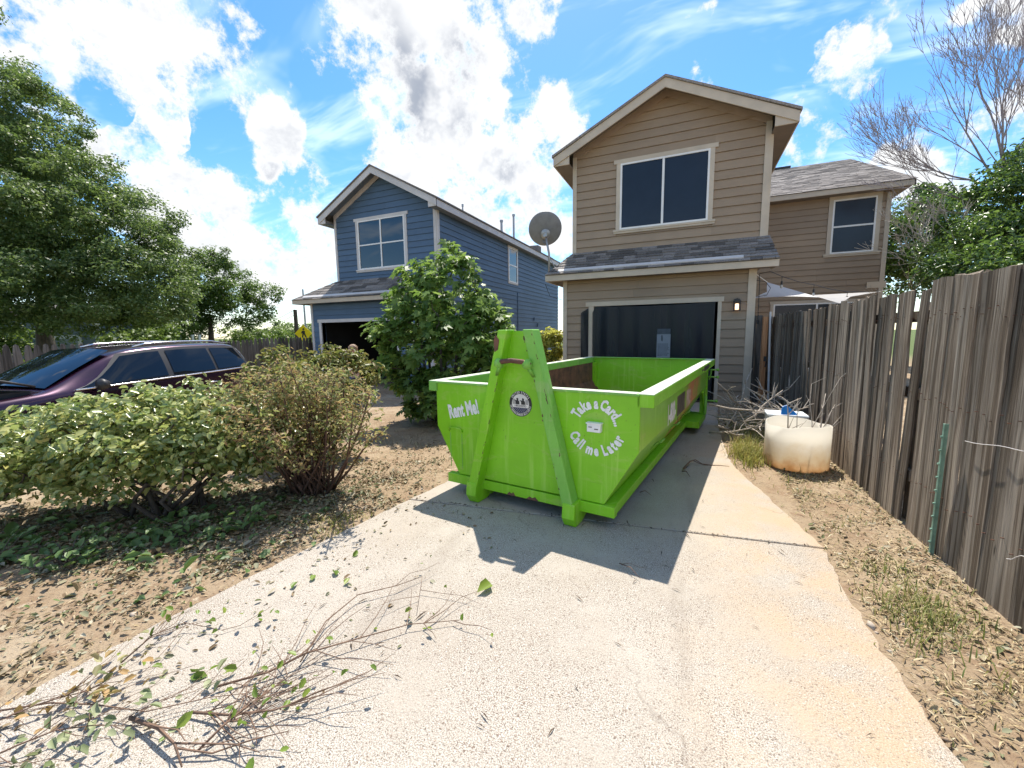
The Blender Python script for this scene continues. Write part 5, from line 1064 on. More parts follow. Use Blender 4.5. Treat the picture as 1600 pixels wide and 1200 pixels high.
def ellipsoid_clumps(lobes, n, rng=RNG, inner=.35):
    """clump centres through the volume of overlapping ellipsoids, more towards the outside"""
    w = np.array([l[1]*l[1]*l[2] for l in lobes]); w = w/w.sum(); out = []
    for _ in range(n):
        c, rh, rv = lobes[rng.choice(len(lobes), p=w)]; d = rng.normal(size=3); d /= np.linalg.norm(d); f = (inner+(1-inner)*rng.random())**.6
        out.append(np.array(c)+d*f*np.array([rh, rh, rv]))
    return np.array(out)
def grow(base, trunk, centers, r0, rmin=.006, sag=.12, rng=random.Random(4), n=6):
    """limbs from a trunk polyline out to every clump"""
    mb = MB(); nodes = [Vector(p) for p in trunk]; rad = [r0*(1-.55*i/max(1, len(trunk)-1)) for i in range(len(trunk))]; mb.tube(nodes, rad, 9)
    nr = list(rad); order = sorted(range(len(centers)), key=lambda i: (Vector(centers[i])-nodes[-1]).length)
    for i in order:
        c = Vector(centers[i]); best = min(range(len(nodes)), key=lambda k: (nodes[k]-c).length+.25*max(0, nodes[k].z-c.z)*2)
        a = nodes[best]; L = (c-a).length
        if L < .03: continue
        ra = max(rmin, min(nr[best]*.72, .010+.022*L)); mid = a.lerp(c, .5)+Vector((rng.uniform(-1, 1), rng.uniform(-1, 1), rng.uniform(-.2, 1)))*L*sag
        pts = [a, a.lerp(mid, .6), mid, mid.lerp(c, .6), c]; rr = [ra, ra*.85, ra*.7, ra*.55, max(rmin*.6, ra*.35)]; mb.tube(pts, rr, n, False)
        for p, r_ in zip(pts[1:], rr[1:]): nodes.append(p); nr.append(r_)
    return mb
def tree(name, label, cat, base, trunk, lobes, nclump, cr, per, size, asp, mat, r0, bark, shape='quad', group=None, seed=1, inner=.35, flat=.75, limb_every=1):
    rng = np.random.default_rng(seed); T = wthing(name, label, cat, base, group); cs = ellipsoid_clumps(lobes, nclump, rng, inner)
    grow(base, trunk, cs[::limb_every], r0, rng=random.Random(seed)).build('trunk', bark, T, smooth=True)
    P, N = clump_points(cs, rng.uniform(cr*.7, cr*1.3, len(cs)), rng.integers(int(per*.6), int(per*1.4), len(cs)), rng, flat)
    leaf_obj('crown', P, N, rng.uniform(size*.7, size*1.3, len(P)), asp, mat, T, shape, rng=rng); return T
LM = {}
LM['oak'] = leaf_mat('oak_leaf', [(.055, .10, .026), (.095, .155, .040), (.14, .20, .06), (.20, .26, .11)], .50, .44, .5)
LM['elm'] = leaf_mat('elm_leaf', [(.05, .095, .020), (.09, .16, .034), (.13, .20, .045)], .5)
LM['fig'] = leaf_mat('fig_leaf', [(.07, .135, .028), (.12, .215, .042), (.19, .30, .06), (.27, .38, .10)], .52, .46, .45)
LM['pale'] = leaf_mat('silver_leaf', [(.14, .20, .055), (.23, .30, .09), (.33, .39, .13), (.46, .48, .17), (.55, .51, .17)], .42, .30, .9)
LM['brown'] = leaf_mat('dry_leaf', [(.15, .20, .06), (.24, .25, .09), (.36, .22, .11), (.46, .30, .16), (.28, .33, .10), (.52, .44, .22)], .42, .5)
LM['yellow'] = leaf_mat('yellow_leaf', [(.28, .30, .05), (.48, .46, .09), (.62, .56, .14)], .6, .5)
LM['ever'] = leaf_mat('evergreen_leaf', [(.032, .070, .018), (.06, .125, .028), (.10, .19, .038), (.17, .26, .06)], .45, .32, .8)
LM['litter'] = leaf_mat('litter_leaf', [(.11, .075, .045), (.19, .13, .075), (.28, .215, .13), (.38, .33, .23), (.12, .14, .055), (.46, .42, .32)], .12, .75, .2)
LM['straw'] = leaf_mat('straw', [(.20, .14, .075), (.33, .24, .13), (.44, .35, .20), (.52, .45, .30)], .12, .8, .2)
LM['grass'] = leaf_mat('weed_blade', [(.10, .14, .03), (.20, .23, .06), (.32, .30, .11), (.40, .34, .16)], .3, .6, .3)
LM['green'] = leaf_mat('fresh_leaf', [(.09, .16, .02), (.16, .25, .03), (.26, .32, .05)], .4, .45)

def trees():
    o = pxd(60, 470, 17); b = (o.x, o.y, gh(o.x, o.y)); c = lambda u, v, d: tuple(pxd(u, v, d))
    lobes = [(c(-90, 300, 16.5), 4.4, 4.4), (c(50, 330, 15.5), 3.2, 3.0), (c(160, 390, 15), 2.6, 2.2), (c(10, 190, 16), 2.6, 2.4), (c(-50, 110, 16), 2.0, 1.5), (c(235, 345, 15.5), 1.45, 1.1), (c(240, 440, 14.6), 1.6, 1.5), (c(90, 455, 14.5), 3.0, 1.6), (c(-60, 460, 14), 3.0, 1.5), (c(150, 275, 15.5), 1.3, .9), (c(-70, 10, 15), 1.0, .6), (c(200, 480, 14.4), 2.2, .9), (c(255, 395, 15), 1.2, 1.2)]
    tree('oak_tree', 'huge dark green live oak filling the left edge above the fence', 'tree', b, [b, (b[0]+.1, b[1], 1.6), (b[0]-.2, b[1]+.2, 3.4), (b[0]-.4, b[1], 5.5)], lobes, 1400, .50, 185, .118, .52, LM['oak'], .34, M['bark'], seed=3, flat=.62, limb_every=3)
    o = pxd(330, 528, 26); b = (o.x, o.y, gh(o.x, o.y)-.2)
    lobes = [(c(335, 440, 26), 2.3, 1.9), (c(300, 475, 26), 2.0, 1.5), (c(375, 480, 26), 1.9, 1.4), (c(335, 405, 26), 1.1, .9), (c(418, 460, 26), .9, 1.1), (c(285, 510, 25), 1.7, .8)]
    tree('shade_tree', 'mid-sized round-crowned tree with visible trunk beyond the far fence', 'tree', b, [b, (b[0], b[1], 1.5), (b[0]+.1, b[1], 3.0)], lobes, 240, .48, 130, .15, .5, LM['elm'], .22, M['bark'], seed=5, limb_every=3)
    # scrub beyond the far fence, reads as one mass
    rng = np.random.default_rng(9); cs = []
    for (u, v, d, r) in [(455, 515, 40, 1.6), (440, 520, 36, 1.2), (475, 512, 44, 1.6), (425, 518, 34, 1.0), (400, 522, 30, 1.0), (380, 522, 28, .9), (500, 515, 50, 2), (240, 515, 22, 1.0), (200, 520, 21, .9), (265, 520, 24, .8), (20, 525, 19, .8), (-30, 525, 19, 1.0), (540, 515, 60, 2.5)]:
        p = pxd(u, v, d)
        for _ in range(int(26*r)): q = rng.normal(size=3)*r*.55; cs.append(np.array(p)+np.array([q[0]*1.5, q[1]*1.5, q[2]*.6-.3]))
    P, N = clump_points(cs, rng.uniform(.25, .5, len(cs)), rng.integers(40, 90, len(cs)), rng); o = leaf_obj('distant_scrub', P, N, rng.uniform(.12, .24, len(P)), .55, LM['yellow2'], None, 'quad', rng=rng); tag(o, 'light green scrub beyond the far fence', 'scrub', kind='stuff')
LM['yellow2'] = leaf_mat('scrub_leaf', [(.07, .12, .025), (.12, .19, .035), (.20, .27, .05)], .4, .5)
trees()
def fig():
    rng = np.random.default_rng(12); b = (-4.18, 6.25, gh(-4.18, 6.25)); F = wthing('fig_tree', 'tall leafy fig shrub with broad lobed leaves in front of the blue house', 'tree', b)
    lobes = [((-4.15, 6.30, 1.15), 1.12, .85), ((-4.1, 6.35, 1.9), .95, .75), ((-4.05, 6.4, 2.5), .62, .55), ((-4.62, 6.05, 2.35), .42, .40), ((-4.0, 6.42, 2.88), .36, .32), ((-3.45, 6.6, 1.75), .45, .5), ((-4.75, 5.95, 1.5), .55, .55), ((-4.0, 6.1, .55), 1.0, .40), ((-3.3, 6.75, 1.0), .5, .5)]
    cs = ellipsoid_clumps(lobes, 250, rng, .5); mb = MB(); rr = random.Random(6)
    stems = []
    for k in range(7): a = k*.9; stems.append([Vector(b)+Vector((.12*math.cos(a), .12*math.sin(a), 0)), Vector(b)+Vector((.3*math.cos(a), .3*math.sin(a), .7)), Vector(b)+Vector((.42*math.cos(a), .42*math.sin(a), 1.5))])
    nodes = [p for s in stems for p in s]
    for s in stems: mb.tube(s, [.035, .028, .020], 7)
    for c in sorted(cs, key=lambda q: np.linalg.norm(q-np.array(nodes[0]))):
        c = Vector(c); a = min(nodes, key=lambda q: (q-c).length+.5*max(0, q.z-c.z)); m_ = a.lerp(c, .5)+Vector((rr.uniform(-.05, .05), rr.uniform(-.05, .05), -.04)); mb.tube([a, m_, c], [.012, .009, .005], 5, False); nodes += [m_, c]
    mb.build('stems', M['bark'], F, smooth=True)
    P, N = clump_points(cs, rng.uniform(.12, .22, len(cs)), rng.integers(14, 26, len(cs)), rng, .9, .5); N = N+np.array([-.1, -.25, .3]); leaf_obj('crown', P, N, rng.uniform(.10, .21, len(P)), 1, LM['fig'], F, 'lobed', rng=rng)
fig()
def bushes():
    rng = np.random.default_rng(20)
    # pale leafy hedge bush
    b = (-4.45, 1.95, gh(-4.45, 1.95)); B = wthing('leafy_bush', 'wide pale green glossy-leaved bush in the left foreground', 'bush', b)
    lobes = [((-5.75, 1.35, .50), .62, .27), ((-5.25, 1.60, .60), .62, .30), ((-4.75, 1.80, .71), .62, .34), ((-4.40, 1.92, .74), .66, .36), ((-4.05, 2.18, .72), .58, .36), ((-3.85, 2.50, .62), .45, .34), ((-4.6, 2.3, .78), .5, .25), ((-3.95, 2.1, .50), .38, .20), ((-6.3, 1.2, .42), .6, .25), ((-4.5, 1.75, .46), .45, .22), ((-5.2, 1.45, .48), .5, .22), ((-3.8, 2.45, .40), .36, .2)]
    cs = ellipsoid_clumps(lobes, 980, rng, .55); cs = cs+rng.normal(size=cs.shape)*np.array([.06, .06, .045]); cs = cs[cs[:, 2] > .20]
    tr = MB(); rr = random.Random(3); nodes = []
    for k in range(16):
        x = -4.3+rr.uniform(-.5, .35); y = 1.95+rr.uniform(-.15, .2); p0 = Vector((x, y, gh(x, y)-.02)); p1 = p0+Vector((rr.uniform(-.3, .2), rr.uniform(-.2, .2), .22)); p2 = p1+Vector((rr.uniform(-.35, .3), rr.uniform(-.2, .25), .2)); tr.tube([p0, p1, p2], [.024, .018, .012], 6); nodes += [p1, p2]
    for c in sorted(cs[::2], key=lambda q: abs(q[0]+4.4)):
        c = Vector(c); a = min(nodes, key=lambda q: (q-c).length); m_ = a.lerp(c, .5)+Vector((rr.uniform(-.05, .05), rr.uniform(-.05, .05), rr.uniform(-.06, .03))); tr.tube([a, m_, c], [.008, .006, .003], 5, False); nodes += [m_, c]
    tr.build('stems', M['bark'], B, smooth=True)
    P, N = clump_points(cs, rng.uniform(.07, .13, len(cs)), rng.integers(18, 38, len(cs)), rng, .8, .35); N = N+np.array([.15, -.25, .25])
    leaf_obj('foliage', P, N, rng.uniform(.026, .078, len(P)), .62, LM['pale'], B, 'oval', rng=rng)
    for (u, v, d) in ((428, 680, 0), (250, 790, 0), (275, 800, 0), (140, 880, 0), (210, 870, 0)): pass
    # low green suckers at its foot
    for k, (x, y, s, lab) in enumerate(((-3.62, 1.72, .16, 'small green sapling at the right foot of the pale bush'), (-3.9, 1.18, .20, 'low green seedling growing in the leaf litter nearest the driveway'), (-4.5, 1.02, .24, 'low green seedling patch at the far left of the leaf litter'), (-3.25, 2.0, .20, 'low green seedlings between the pale bush and the brown bush'))):
        q = (x, y, gh(x, y)); S = wthing('seedling', lab, 'plant', q); m_ = MB(); n = 26; Pp = []
        for i in range(9):
            a = i*.7+k; e = Vector(q)+Vector((s*1.2*math.cos(a)*rr.uniform(.5, 1), s*1.2*math.sin(a)*rr.uniform(.5, 1), rr.uniform(.08, .22))); m_.tube([Vector(q), Vector(q).lerp(e, .5)+Vector((0, 0, .04)), e], [.004, .003, .002], 5)
            for j in range(5): Pp.append(Vector(q).lerp(e, .45+.14*j)+Vector((rr.uniform(-.02, .02), rr.uniform(-.02, .02), rr.uniform(-.01, .02))))
        m_.build('stem', M['bark'], S); Pp = np.array([tuple(p) for p in Pp]); leaf_obj('leaves', Pp, np.tile((.1, -.3, 1.0), (len(Pp), 1))+rng.normal(size=(len(Pp), 3))*.3, rng.uniform(.05, .085, len(Pp)), .62, LM['pale2'], S, 'oval', rng=rng)
    # browning many-stemmed bush
    b = (-3.42, 2.80, gh(-3.42, 2.80)); B2 = wthing('browning_bush', 'half-dead bush with brown leaves and many bare reddish stems beside the driveway', 'bush', b); mb = MB(); tips = []
    for k in range(84):
        a = rr.uniform(0, 6.283); tl = rr.uniform(.10, 1.15)**.9; d = Vector((math.cos(a)*tl, math.sin(a)*tl, 1)).normalized(); L = rr.uniform(.85, 1.40)*(1-.04*tl); p0 = Vector(b)+Vector((rr.uniform(-.2, .2), rr.uniform(-.14, .14), -.02)); p1 = p0+d*L*.4; p2 = p1+(d+Vector((rr.uniform(-.2, .2), rr.uniform(-.2, .2), .1)))*L*.3; p3 = p2+(d+Vector((rr.uniform(-.35, .35), rr.uniform(-.35, .35), 0)))*L*.3
        r0 = rr.choice((.006, .008, .011, .014)); mb.tube([p0, p1, p2, p3], [r0, r0*.8, r0*.6, r0*.35], 6)
        for j in range(7):
            f = .35+.65*rr.random(); q = p1.lerp(p2, f) if rr.random() < .35 else p2.lerp(p3, f); e = q+Vector((rr.uniform(-.16, .16), rr.uniform(-.16, .16), rr.uniform(.0, .14))); mb.tube([q, e], [.003, .0018], 4, False); tips.append(tuple(e)); tips.append(tuple(q))
    mb.build('stems', pm('red_brown_stem', (.115, .062, .043), .85, .35, 14, .4, 60), B2, smooth=True)
    cs = np.array(tips); P, N = clump_points(cs, np.full(len(cs), .085), rng.integers(8, 15, len(cs)), rng, 1.0, .2); leaf_obj('foliage', P, N, rng.uniform(.024, .058, len(P)), .38, LM['brown'], B2, 'oval', rng=rng)
    # yellow-green shrub just behind it
    o = (-4.75, 3.75, gh(-4.7, 3.7)); tree('olive_shrub', 'yellow-green shrub at the rear bumper of the purple car', 'bush', o, [o, (o[0], o[1], .5), (o[0]+.05, o[1], .8)], [((-4.8, 3.7, 1.0), .52, .42), ((-4.3, 3.95, 1.02), .45, .40), ((-4.55, 3.8, .6), .6, .35), (tuple(pxd(548, 590, 5.4)), .34, .30), (tuple(pxd(500, 600, 5.2)), .40, .34)], 190, .12, 38, .062, .55, LM['yellow3'], .03, M['bark'], 'oval', seed=14)
    o = pxd(856, 535, 10.6); o = (o.x, o.y, 0); tree('yellow_shrub', 'sunlit yellow-leaved shrub against the left corner of the brown house', 'bush', o, [o, (o[0], o[1], .6), (o[0], o[1], 1.0)], [((o[0], o[1], 1.1), .40, .60), ((o[0]-.1, o[1], .5), .5, .5), ((o[0]+.1, o[1], 1.42), .26, .28)], 150, .14, 46, .085, .42, LM['yellow'], .04, M['bark'], 'oval', seed=15)
LM['pale2'] = leaf_mat('seedling_leaf', [(.07, .13, .035), (.12, .20, .06), (.19, .27, .09)], .35, .5); LM['yellow3'] = leaf_mat('olive_leaf', [(.11, .14, .03), (.19, .21, .05), (.27, .24, .07), (.22, .15, .06)], .36, .5)
bushes()
def right_trees():
    c = lambda u, v, d: tuple(pxd(u, v, d)); o = pxd(1590, 430, 8.6); b = (o.x, o.y, 0)
    lobes = [(c(1620, 330, 8.6), 1.25, 1.25), (c(1570, 390, 8.2), 1.05, .75), (c(1520, 420, 7.6), .75, .45), (c(1660, 420, 7.2), 1.2, .8), (c(1580, 290, 9), .7, .6), (c(1490, 430, 8.4), .6, .4), (c(1650, 250, 9), .9, .8), (c(1470, 405, 9.0), .5, .4)]
    tree('evergreen_tree', 'dense dark green leafy tree overhanging the right fence', 'tree', b, [b, (b[0], b[1], 1.5), (b[0]-.1, b[1], 3.0)], lobes, 330, .26, 74, .095, .5, LM['ever'], .16, M['bark'], 'oval', seed=31, limb_every=3)
    o = pxd(1430, 400, 16); b = (o.x, o.y, 0); lobes = [(c(1425, 380, 16), 1.9, 1.9), (c(1470, 340, 16.5), 1.5, 1.2), (c(1500, 380, 15), 1.6, 1.5), (c(1400, 420, 17), 1.5, 1.4), (c(1440, 320, 17), 1.0, .8)]
    tree('garden_tree', 'green garden tree standing just behind the rear wing of the brown house', 'tree', b, [b, (b[0], b[1], 1.4), (b[0]+.1, b[1], 3)], lobes, 210, .42, 78, .14, .5, LM['ever'], .15, M['bark'], 'oval', seed=33, limb_every=3)
    # leafless tree
    def bare(name, label, start, segs, seed, r0, mat, depth, L0, bias, spread=.55):
        rr = random.Random(seed); T = wthing(name, label, 'tree', (segs[0][0], segs[0][1], 0)); mb = MB(); mb.tube(segs, [r0*(1-.4*i/(len(segs)-1)) for i in range(len(segs))], 8)
        def rec(p, d, L, r, k):
            pts = [p]; rad = [r]; q = p.copy(); dd = d.copy()
            for i in range(4):
                dd = (dd+Vector((rr.uniform(-1, 1), rr.uniform(-1, 1), rr.uniform(-1, 1)))*.13+Vector((0, 0, .05))).normalized(); q = q+dd*L/4; pts.append(q.copy()); rad.append(r*(1-.11*(i+1)))
                if k > 0 and i >= 1 and rr.random() < .62: rec(q.copy(), (dd+Vector((rr.uniform(-1, 1), rr.uniform(-1, 1), rr.uniform(-.6, 1)))*spread).normalized(), L*rr.uniform(.5, .72), max(.0042, r*.5), k-1)
            mb.tube(pts, rad, 5, False)
            if k > 0:
                for _ in range(2): rec(q.copy(), (dd+Vector((rr.uniform(-1, 1), rr.uniform(-1, 1), rr.uniform(-.6, .9)))*spread*.8).normalized(), L*rr.uniform(.62, .82), max(.0045, rad[-1]*.78), k-1)
        for (d, l) in bias: rec(Vector(segs[-1] if l > 0 else segs[-2]), Vector(d).normalized(), abs(l), r0*.42, depth)
        mb.build('branches', mat, T, smooth=True); return T
    s = pxd(1600, 325, 9.6); L_ = -rt; U_ = Vector((0, 0, 1)); f_ = Vector((fw.x, fw.y, 0)).normalized()
    bare('bare_tree', 'leafless tree with fine purplish branches against the sky at upper right', s, [(s.x+.5, s.y+.3, 0), (s.x+.3, s.y+.2, 2.4), tuple(s-Vector((0, 0, .3))), tuple(s+L_*.45+U_*.4)], 5, .065, pm('grey_violet_bark', (.30, .26, .258), .9, .25, 12), 4,
         1.6, [(L_*1.0+U_*.65, 1.7), (L_*.45+U_*1.1, 1.9), (L_*-.35+U_*1.1, 1.8), (L_*1.2+U_*.25, -1.6), (L_*.1+U_*1.0+f_*.4, -1.8), (L_*.8+U_*1.0-f_*.3, 1.7), (L_*1.3+U_*.45+f_*.3, 1.6), (L_*1.2+U_*.7-f_*.2, -1.8)])
    s = pxd(1500, 420, 9.2); bare('dead_shrub', 'tangle of pale dead branches in front of the rear wing corner', s, [(s.x, s.y, 0), (s.x, s.y, 1.6), tuple(s)], 15, .035, pm('pale_dead_wood', (.42, .37, .31), .85, .2, 12), 3, 1.0, [(L_*1+U_*.3, .85), (L_*.9+U_*.7, .9), (L_*1.0-U_*.05, .8), (L_*.4+U_*.9, .7), (L_*1.0+U_*.15+f_*.4, -.9)], .75)
right_trees()

# ================================================================== BRUSH, LITTER, WEEDS
def brush():
    rr = random.Random(41); c = Vector((.95, 7.0, 0)); B = wthing('brush_pile', 'pile of pale bare cut branches heaped against the fence behind the tub', 'brush pile', (.95, 7.0, 0))
    for k in range(46):
        a = rr.uniform(0, math.pi*2); L = rr.uniform(.5, 1.25); p = Vector((c.x+rr.uniform(-.35, .35), c.y+rr.uniform(-.7, .7), rr.uniform(.05, .50))); d = Vector((math.cos(a)*.9-.2, math.sin(a)*.7, rr.uniform(-.25, .5))).normalized()
        pts = [p-d*L*.5]; 
        for i in range(4): d = (d+Vector((rr.uniform(-.3, .3), rr.uniform(-.3, .3), rr.uniform(-.25, .25)))).normalized(); pts.append(pts[-1]+d*L/4)
        for q in pts: q.x = min(1.55, q.x); q.z = max(.01, q.z)
        b = MB(); r0 = rr.choice((.006, .008, .011, .015)); b.tube(pts, [r0, r0*.9, r0*.8, r0*.6, r0*.35], 6)
        for j in range(3):
            q = pts[rr.randrange(1, 4)]; e = q+Vector((rr.uniform(-.2, .15), rr.uniform(-.2, .2), rr.uniform(-.05, .25))); b.tube([q, q.lerp(e, .5)+Vector((0, 0, .02)), e], [r0*.5, r0*.4, .002], 5, False)
        b.build('branch', M['twig'], B, smooth=True)
    T = wthing('twig_bundle', 'bare twigs standing up out of the cut-down white tank', 'twigs', (1.2, 5.46, .05))
    def tw(p0, p1, r, n=3):
        p0, p1 = Vector(p0), Vector(p1); b = MB(); pts = [p0.lerp(p1, t)+Vector((rr.uniform(-.02, .02), rr.uniform(-.02, .02), rr.uniform(-.015, .015)))*(1 if 0 < t < 1 else 0) for t in (0, .25, .5, .75, 1)]; b.tube(pts, [r, r*.9, r*.75, r*.6, r*.35], 6)
        for j in range(n): q = pts[rr.randrange(1, 5)]; e = q+Vector((rr.uniform(-.05, .16), rr.uniform(-.08, .08), rr.uniform(.03, .17))); b.tube([q, e], [r*.5, .002], 5, False)
        b.build('twig', M['twig'], T, smooth=True)
    for (u, v, y) in ((1318, 590, 5.6), (1300, 640, 5.55), (1310, 655, 5.5), (1290, 615, 5.7), (1268, 600, 5.7), (1230, 625, 5.5), (1246, 622, 5.45), (1305, 632, 5.7)):
        e = pxy(u, v, y); e.x = min(e.x, 1.57); tw((1.2+rr.uniform(-.12, .2), 5.46+rr.uniform(-.12, .12), .05), e, rr.choice((.006, .008, .011)))
brush()
def grass_blades(P, H, lean, mat, name, rng, w=.004):
    n = len(P); a = rng.uniform(0, 2*np.pi, n); d = np.stack([np.cos(a), np.sin(a), np.zeros(n)], 1); s = np.stack([-np.sin(a), np.cos(a), np.zeros(n)], 1); H = H[:, None]; lean = lean[:, None]
    z = np.array([0, 0, 1.0]); v0 = P-s*w; v1 = P+s*w; m0 = P+d*H*lean*.4+z*H*.55-s*w*.8; m1 = P+d*H*lean*.4+z*H*.55+s*w*.8; t0 = P+d*H*lean+z*H*(1-.35*lean)-s*w*.2; t1 = P+d*H*lean+z*H*(1-.35*lean)+s*w*.2
    V = np.stack([v0, v1, m1, m0, t1, t0], 1).reshape(-1, 3); k = np.arange(n)[:, None]*6; F = np.concatenate([k+np.array([[0, 1, 2, 3]]), k+np.array([[3, 2, 4, 5]])], 1).reshape(-1, 4)
    return link(name, np_mesh(name, V, F), mat)
def ground_pts(n, fn, rng, pad=.0, on_drive=False):
    out = []
    while len(out) < n:
        x, y = fn(rng)
        if (not on_drive) and inside_drive(x, y, pad): continue
        if rng.random() > .12+(.5+.5*math.sin(x*5.3+2*math.sin(y*4.1))*math.sin(y*6.7+1.7*math.sin(x*3.3)))**1.5: continue
        out.append((x, y, 0.0 if inside_drive(x, y) else gh(x, y)))
    return np.array(out)
def litter():
    rng = np.random.default_rng(50)
    def flat(name, P, size, asp, mat, lab, cat, lift=.006, tilt=.35, shape='oval'):
        n = len(P); P = P.copy(); P[:, 2] += lift+rng.random(n)*lift*2; N = np.tile((0, 0, 1.0), (n, 1))+rng.normal(size=(n, 3))*tilt; S = size*np.clip(rng.lognormal(-.12, .42, n), .35, 2.2)
        o = leaf_obj(name, P, N, S, asp, mat, None, shape, rng=rng); tag(o, lab, cat, kind='stuff'); return o
    under = lambda r: (lambda t: (-5.9+t*3.0+r.normal()*.35, .9+t*1.5+r.normal()*.55))(r.random())
    edge = lambda r: (lambda t: (-2.72-abs(r.normal())*.38, -.2+t*5.2))(r.random())
    P = np.concatenate([ground_pts(19000, under, rng, .10), ground_pts(1300, edge, rng, .0), ground_pts(3600, lambda r: (-3.4+r.normal()*.6, 2.6+r.normal()*.5), rng, .02)])
    flat('leaf_litter', P, .034, .50, LM['litter'], 'fallen dry leaves and mulch covering the soil under the bushes', 'leaf litter')
    P = ground_pts(900, lambda r: (lambda t: (-5.7+t*2.6+r.normal()*.3, .8+t*1.2+r.normal()*.4))(r.random()), rng, .02); flat('green_litter', P, .06, .6, LM['pale2'], 'fallen green leaves strewn over the soil under the pale bush', 'leaf litter', .015, .5)
    # straw and chips along both sides of the drive
    right = lambda r: (.95+r.random()*.65, 1.0+r.random()**.8*8.6)
    P = np.concatenate([ground_pts(18500, right, rng, -.02), ground_pts(5200, lambda r: (-2.55-r.random()**1.5*1.6, -.3+r.random()*6.5), rng, -.01), ground_pts(5200, lambda r: (-7+r.random()*4.6, 2.8+r.random()*6.5), rng, -.01)])
    flat('straw_mulch', P, .036, .12, LM['straw'], 'dry straw and wood chips scattered beside the driveway', 'mulch', .005, .22, 'quad')
    P = np.concatenate([ground_pts(3000, right, rng, -.01), ground_pts(900, lambda r: (1.52+r.normal()*.04, 1.5+r.random()*8), rng, 0)]); flat('dead_leaves', P, .026, .5, LM['litter'], 'small dead leaves scattered along the foot of the right fence', 'leaf litter', .005, .4)
    # scraps on the concrete
    P = ground_pts(260, lambda r: (-2.5+abs(r.normal())*.55, .3+r.random()*2.8), rng, 0, True); flat('driveway_scraps', P, .030, .45, LM['litter'], 'leaf scraps blown over the left side of the driveway', 'leaf litter', .003, .3)
    P = ground_pts(14, lambda r: (-2.3+abs(r.normal())*.7, .5+r.random()*1.6), rng, 0, True); flat('green_scraps', P, .055, .6, LM['green'], 'fresh green leaves dropped on the driveway', 'leaves', .006, .4)
    P = ground_pts(150, lambda r: (-2+r.random()*2.8, 1.2+r.random()*6), rng, 0, True); flat('twig_scraps', P, .05, .10, LM['bark2'], 'dark twig fragments scattered over the driveway', 'twigs', .003, .1, 'quad')
    P = ground_pts(900, lambda r: (-2.5+r.random()*3.4, 3.02+r.random()*.02+.118*0), rng, 0, True); P[:, 1] = 3.0+(P[:, 0]+2.39)*.1175+rng.normal(size=len(P))*.008; flat('joint_dirt', P[:260], .02, .3, LM['bark2'], 'dark grit lodged along the driveway joint', 'grit', .002, .4, 'quad')
    # soil clods and pebbles
    n = 2600; Pc = ground_pts(n, lambda r: (.92+r.random()*.66, 1.0+r.random()*8.4) if r.random() < .4 else (-7+r.random()*4.7, .2+r.random()*6.5), rng, 0); Sc = rng.lognormal(-4.9, .5, n)[:, None, None]; oc = np.array([(1, 0, 0), (0, 1, 0), (-1, 0, 0), (0, -1, 0), (0, 0, .7), (0, 0, -.5)]); Vc = Pc[:, None, :]+Sc*(oc[None]+rng.normal(size=(n, 6, 3))*.22); tf = np.array([(0, 1, 4), (1, 2, 4), (2, 3, 4), (3, 0, 4), (1, 0, 5), (2, 1, 5), (3, 2, 5), (0, 3, 5)]); o = link('soil_clods', np_mesh('soil_clods', Vc.reshape(-1, 3), (tf[None]+(np.arange(n)*6)[:, None, None]).reshape(-1, 3)), LM['clod']); tag(o, 'small stones and soil clods on the bare ground beside the driveway', 'pebbles', kind='stuff')
    # grit inside the dumpster
    th = R(-8.0); Q = rng.uniform((-.7, .2), (.7, 4.3), size=(1500, 2)); Pw = np.stack([-1.294+Q[:, 0]*math.cos(th)-Q[:, 1]*math.sin(th), 3.2+Q[:, 0]*math.sin(th)+Q[:, 1]*math.cos(th), np.full(len(Q), .212)], 1); flat('dumpster_debris', Pw, .06, .3, LM['straw'], 'dry debris on the floor inside the dumpster', 'debris', .01, .5)
    # weeds
    def weeds(nm, lab, cx, cy, sx, sy, n, h, mat, w=.004):
        P = ground_pts(n, lambda r: (min(1.56, cx+r.normal()*sx), cy+r.normal()*sy), rng, -.03); o = grass_blades(P, rng.uniform(h*.35, h, n), rng.uniform(.15, 1.0, n), mat, nm, rng, w); tag(o, lab, 'weeds', kind='stuff')
    weeds('weed_patch', 'dry green weeds growing near the fence foot in the right foreground', 1.22, 2.75, .11, .22, 420, .12, LM['grass'], .003)
    weeds('weed_patch', 'yellow-green weeds growing beside the white tank', .72, 5.75, .09, .26, 1000, .20, LM['weedy'])
    weeds('weed_patch', 'sparse dry grass strewn along the right edge of the driveway', 1.2, 3.9, .2, 1.4, 520, .06, LM['grass'], .003)
    weeds('weed_patch', 'thin weeds sprouting behind the tank by the brush pile', .85, 6.8, .15, .6, 500, .22, LM['grass'])
    weeds('weed_patch', 'small green weeds on the left edge of the driveway', -2.62, 2.35, .10, .10, 150, .07, LM['weedy'])
    weeds('weed_patch', 'thin dry grass over the bare soil behind the bushes', -4.6, 4.2, 1.2, .9, 700, .07, LM['straw'], .003)
LM['clod'] = leaf_mat('soil_clod', [(.22, .15, .095), (.34, .25, .17), (.46, .40, .33)], .0, .95, .1); LM['bark2'] = leaf_mat('dark_bits', [(.04, .028, .02), (.09, .06, .04)], .0, .9, .2); LM['weedy'] = leaf_mat('weed_green', [(.20, .22, .05), (.32, .32, .08), (.38, .34, .10), (.30, .20, .08)], .32, .6, .3)
litter()
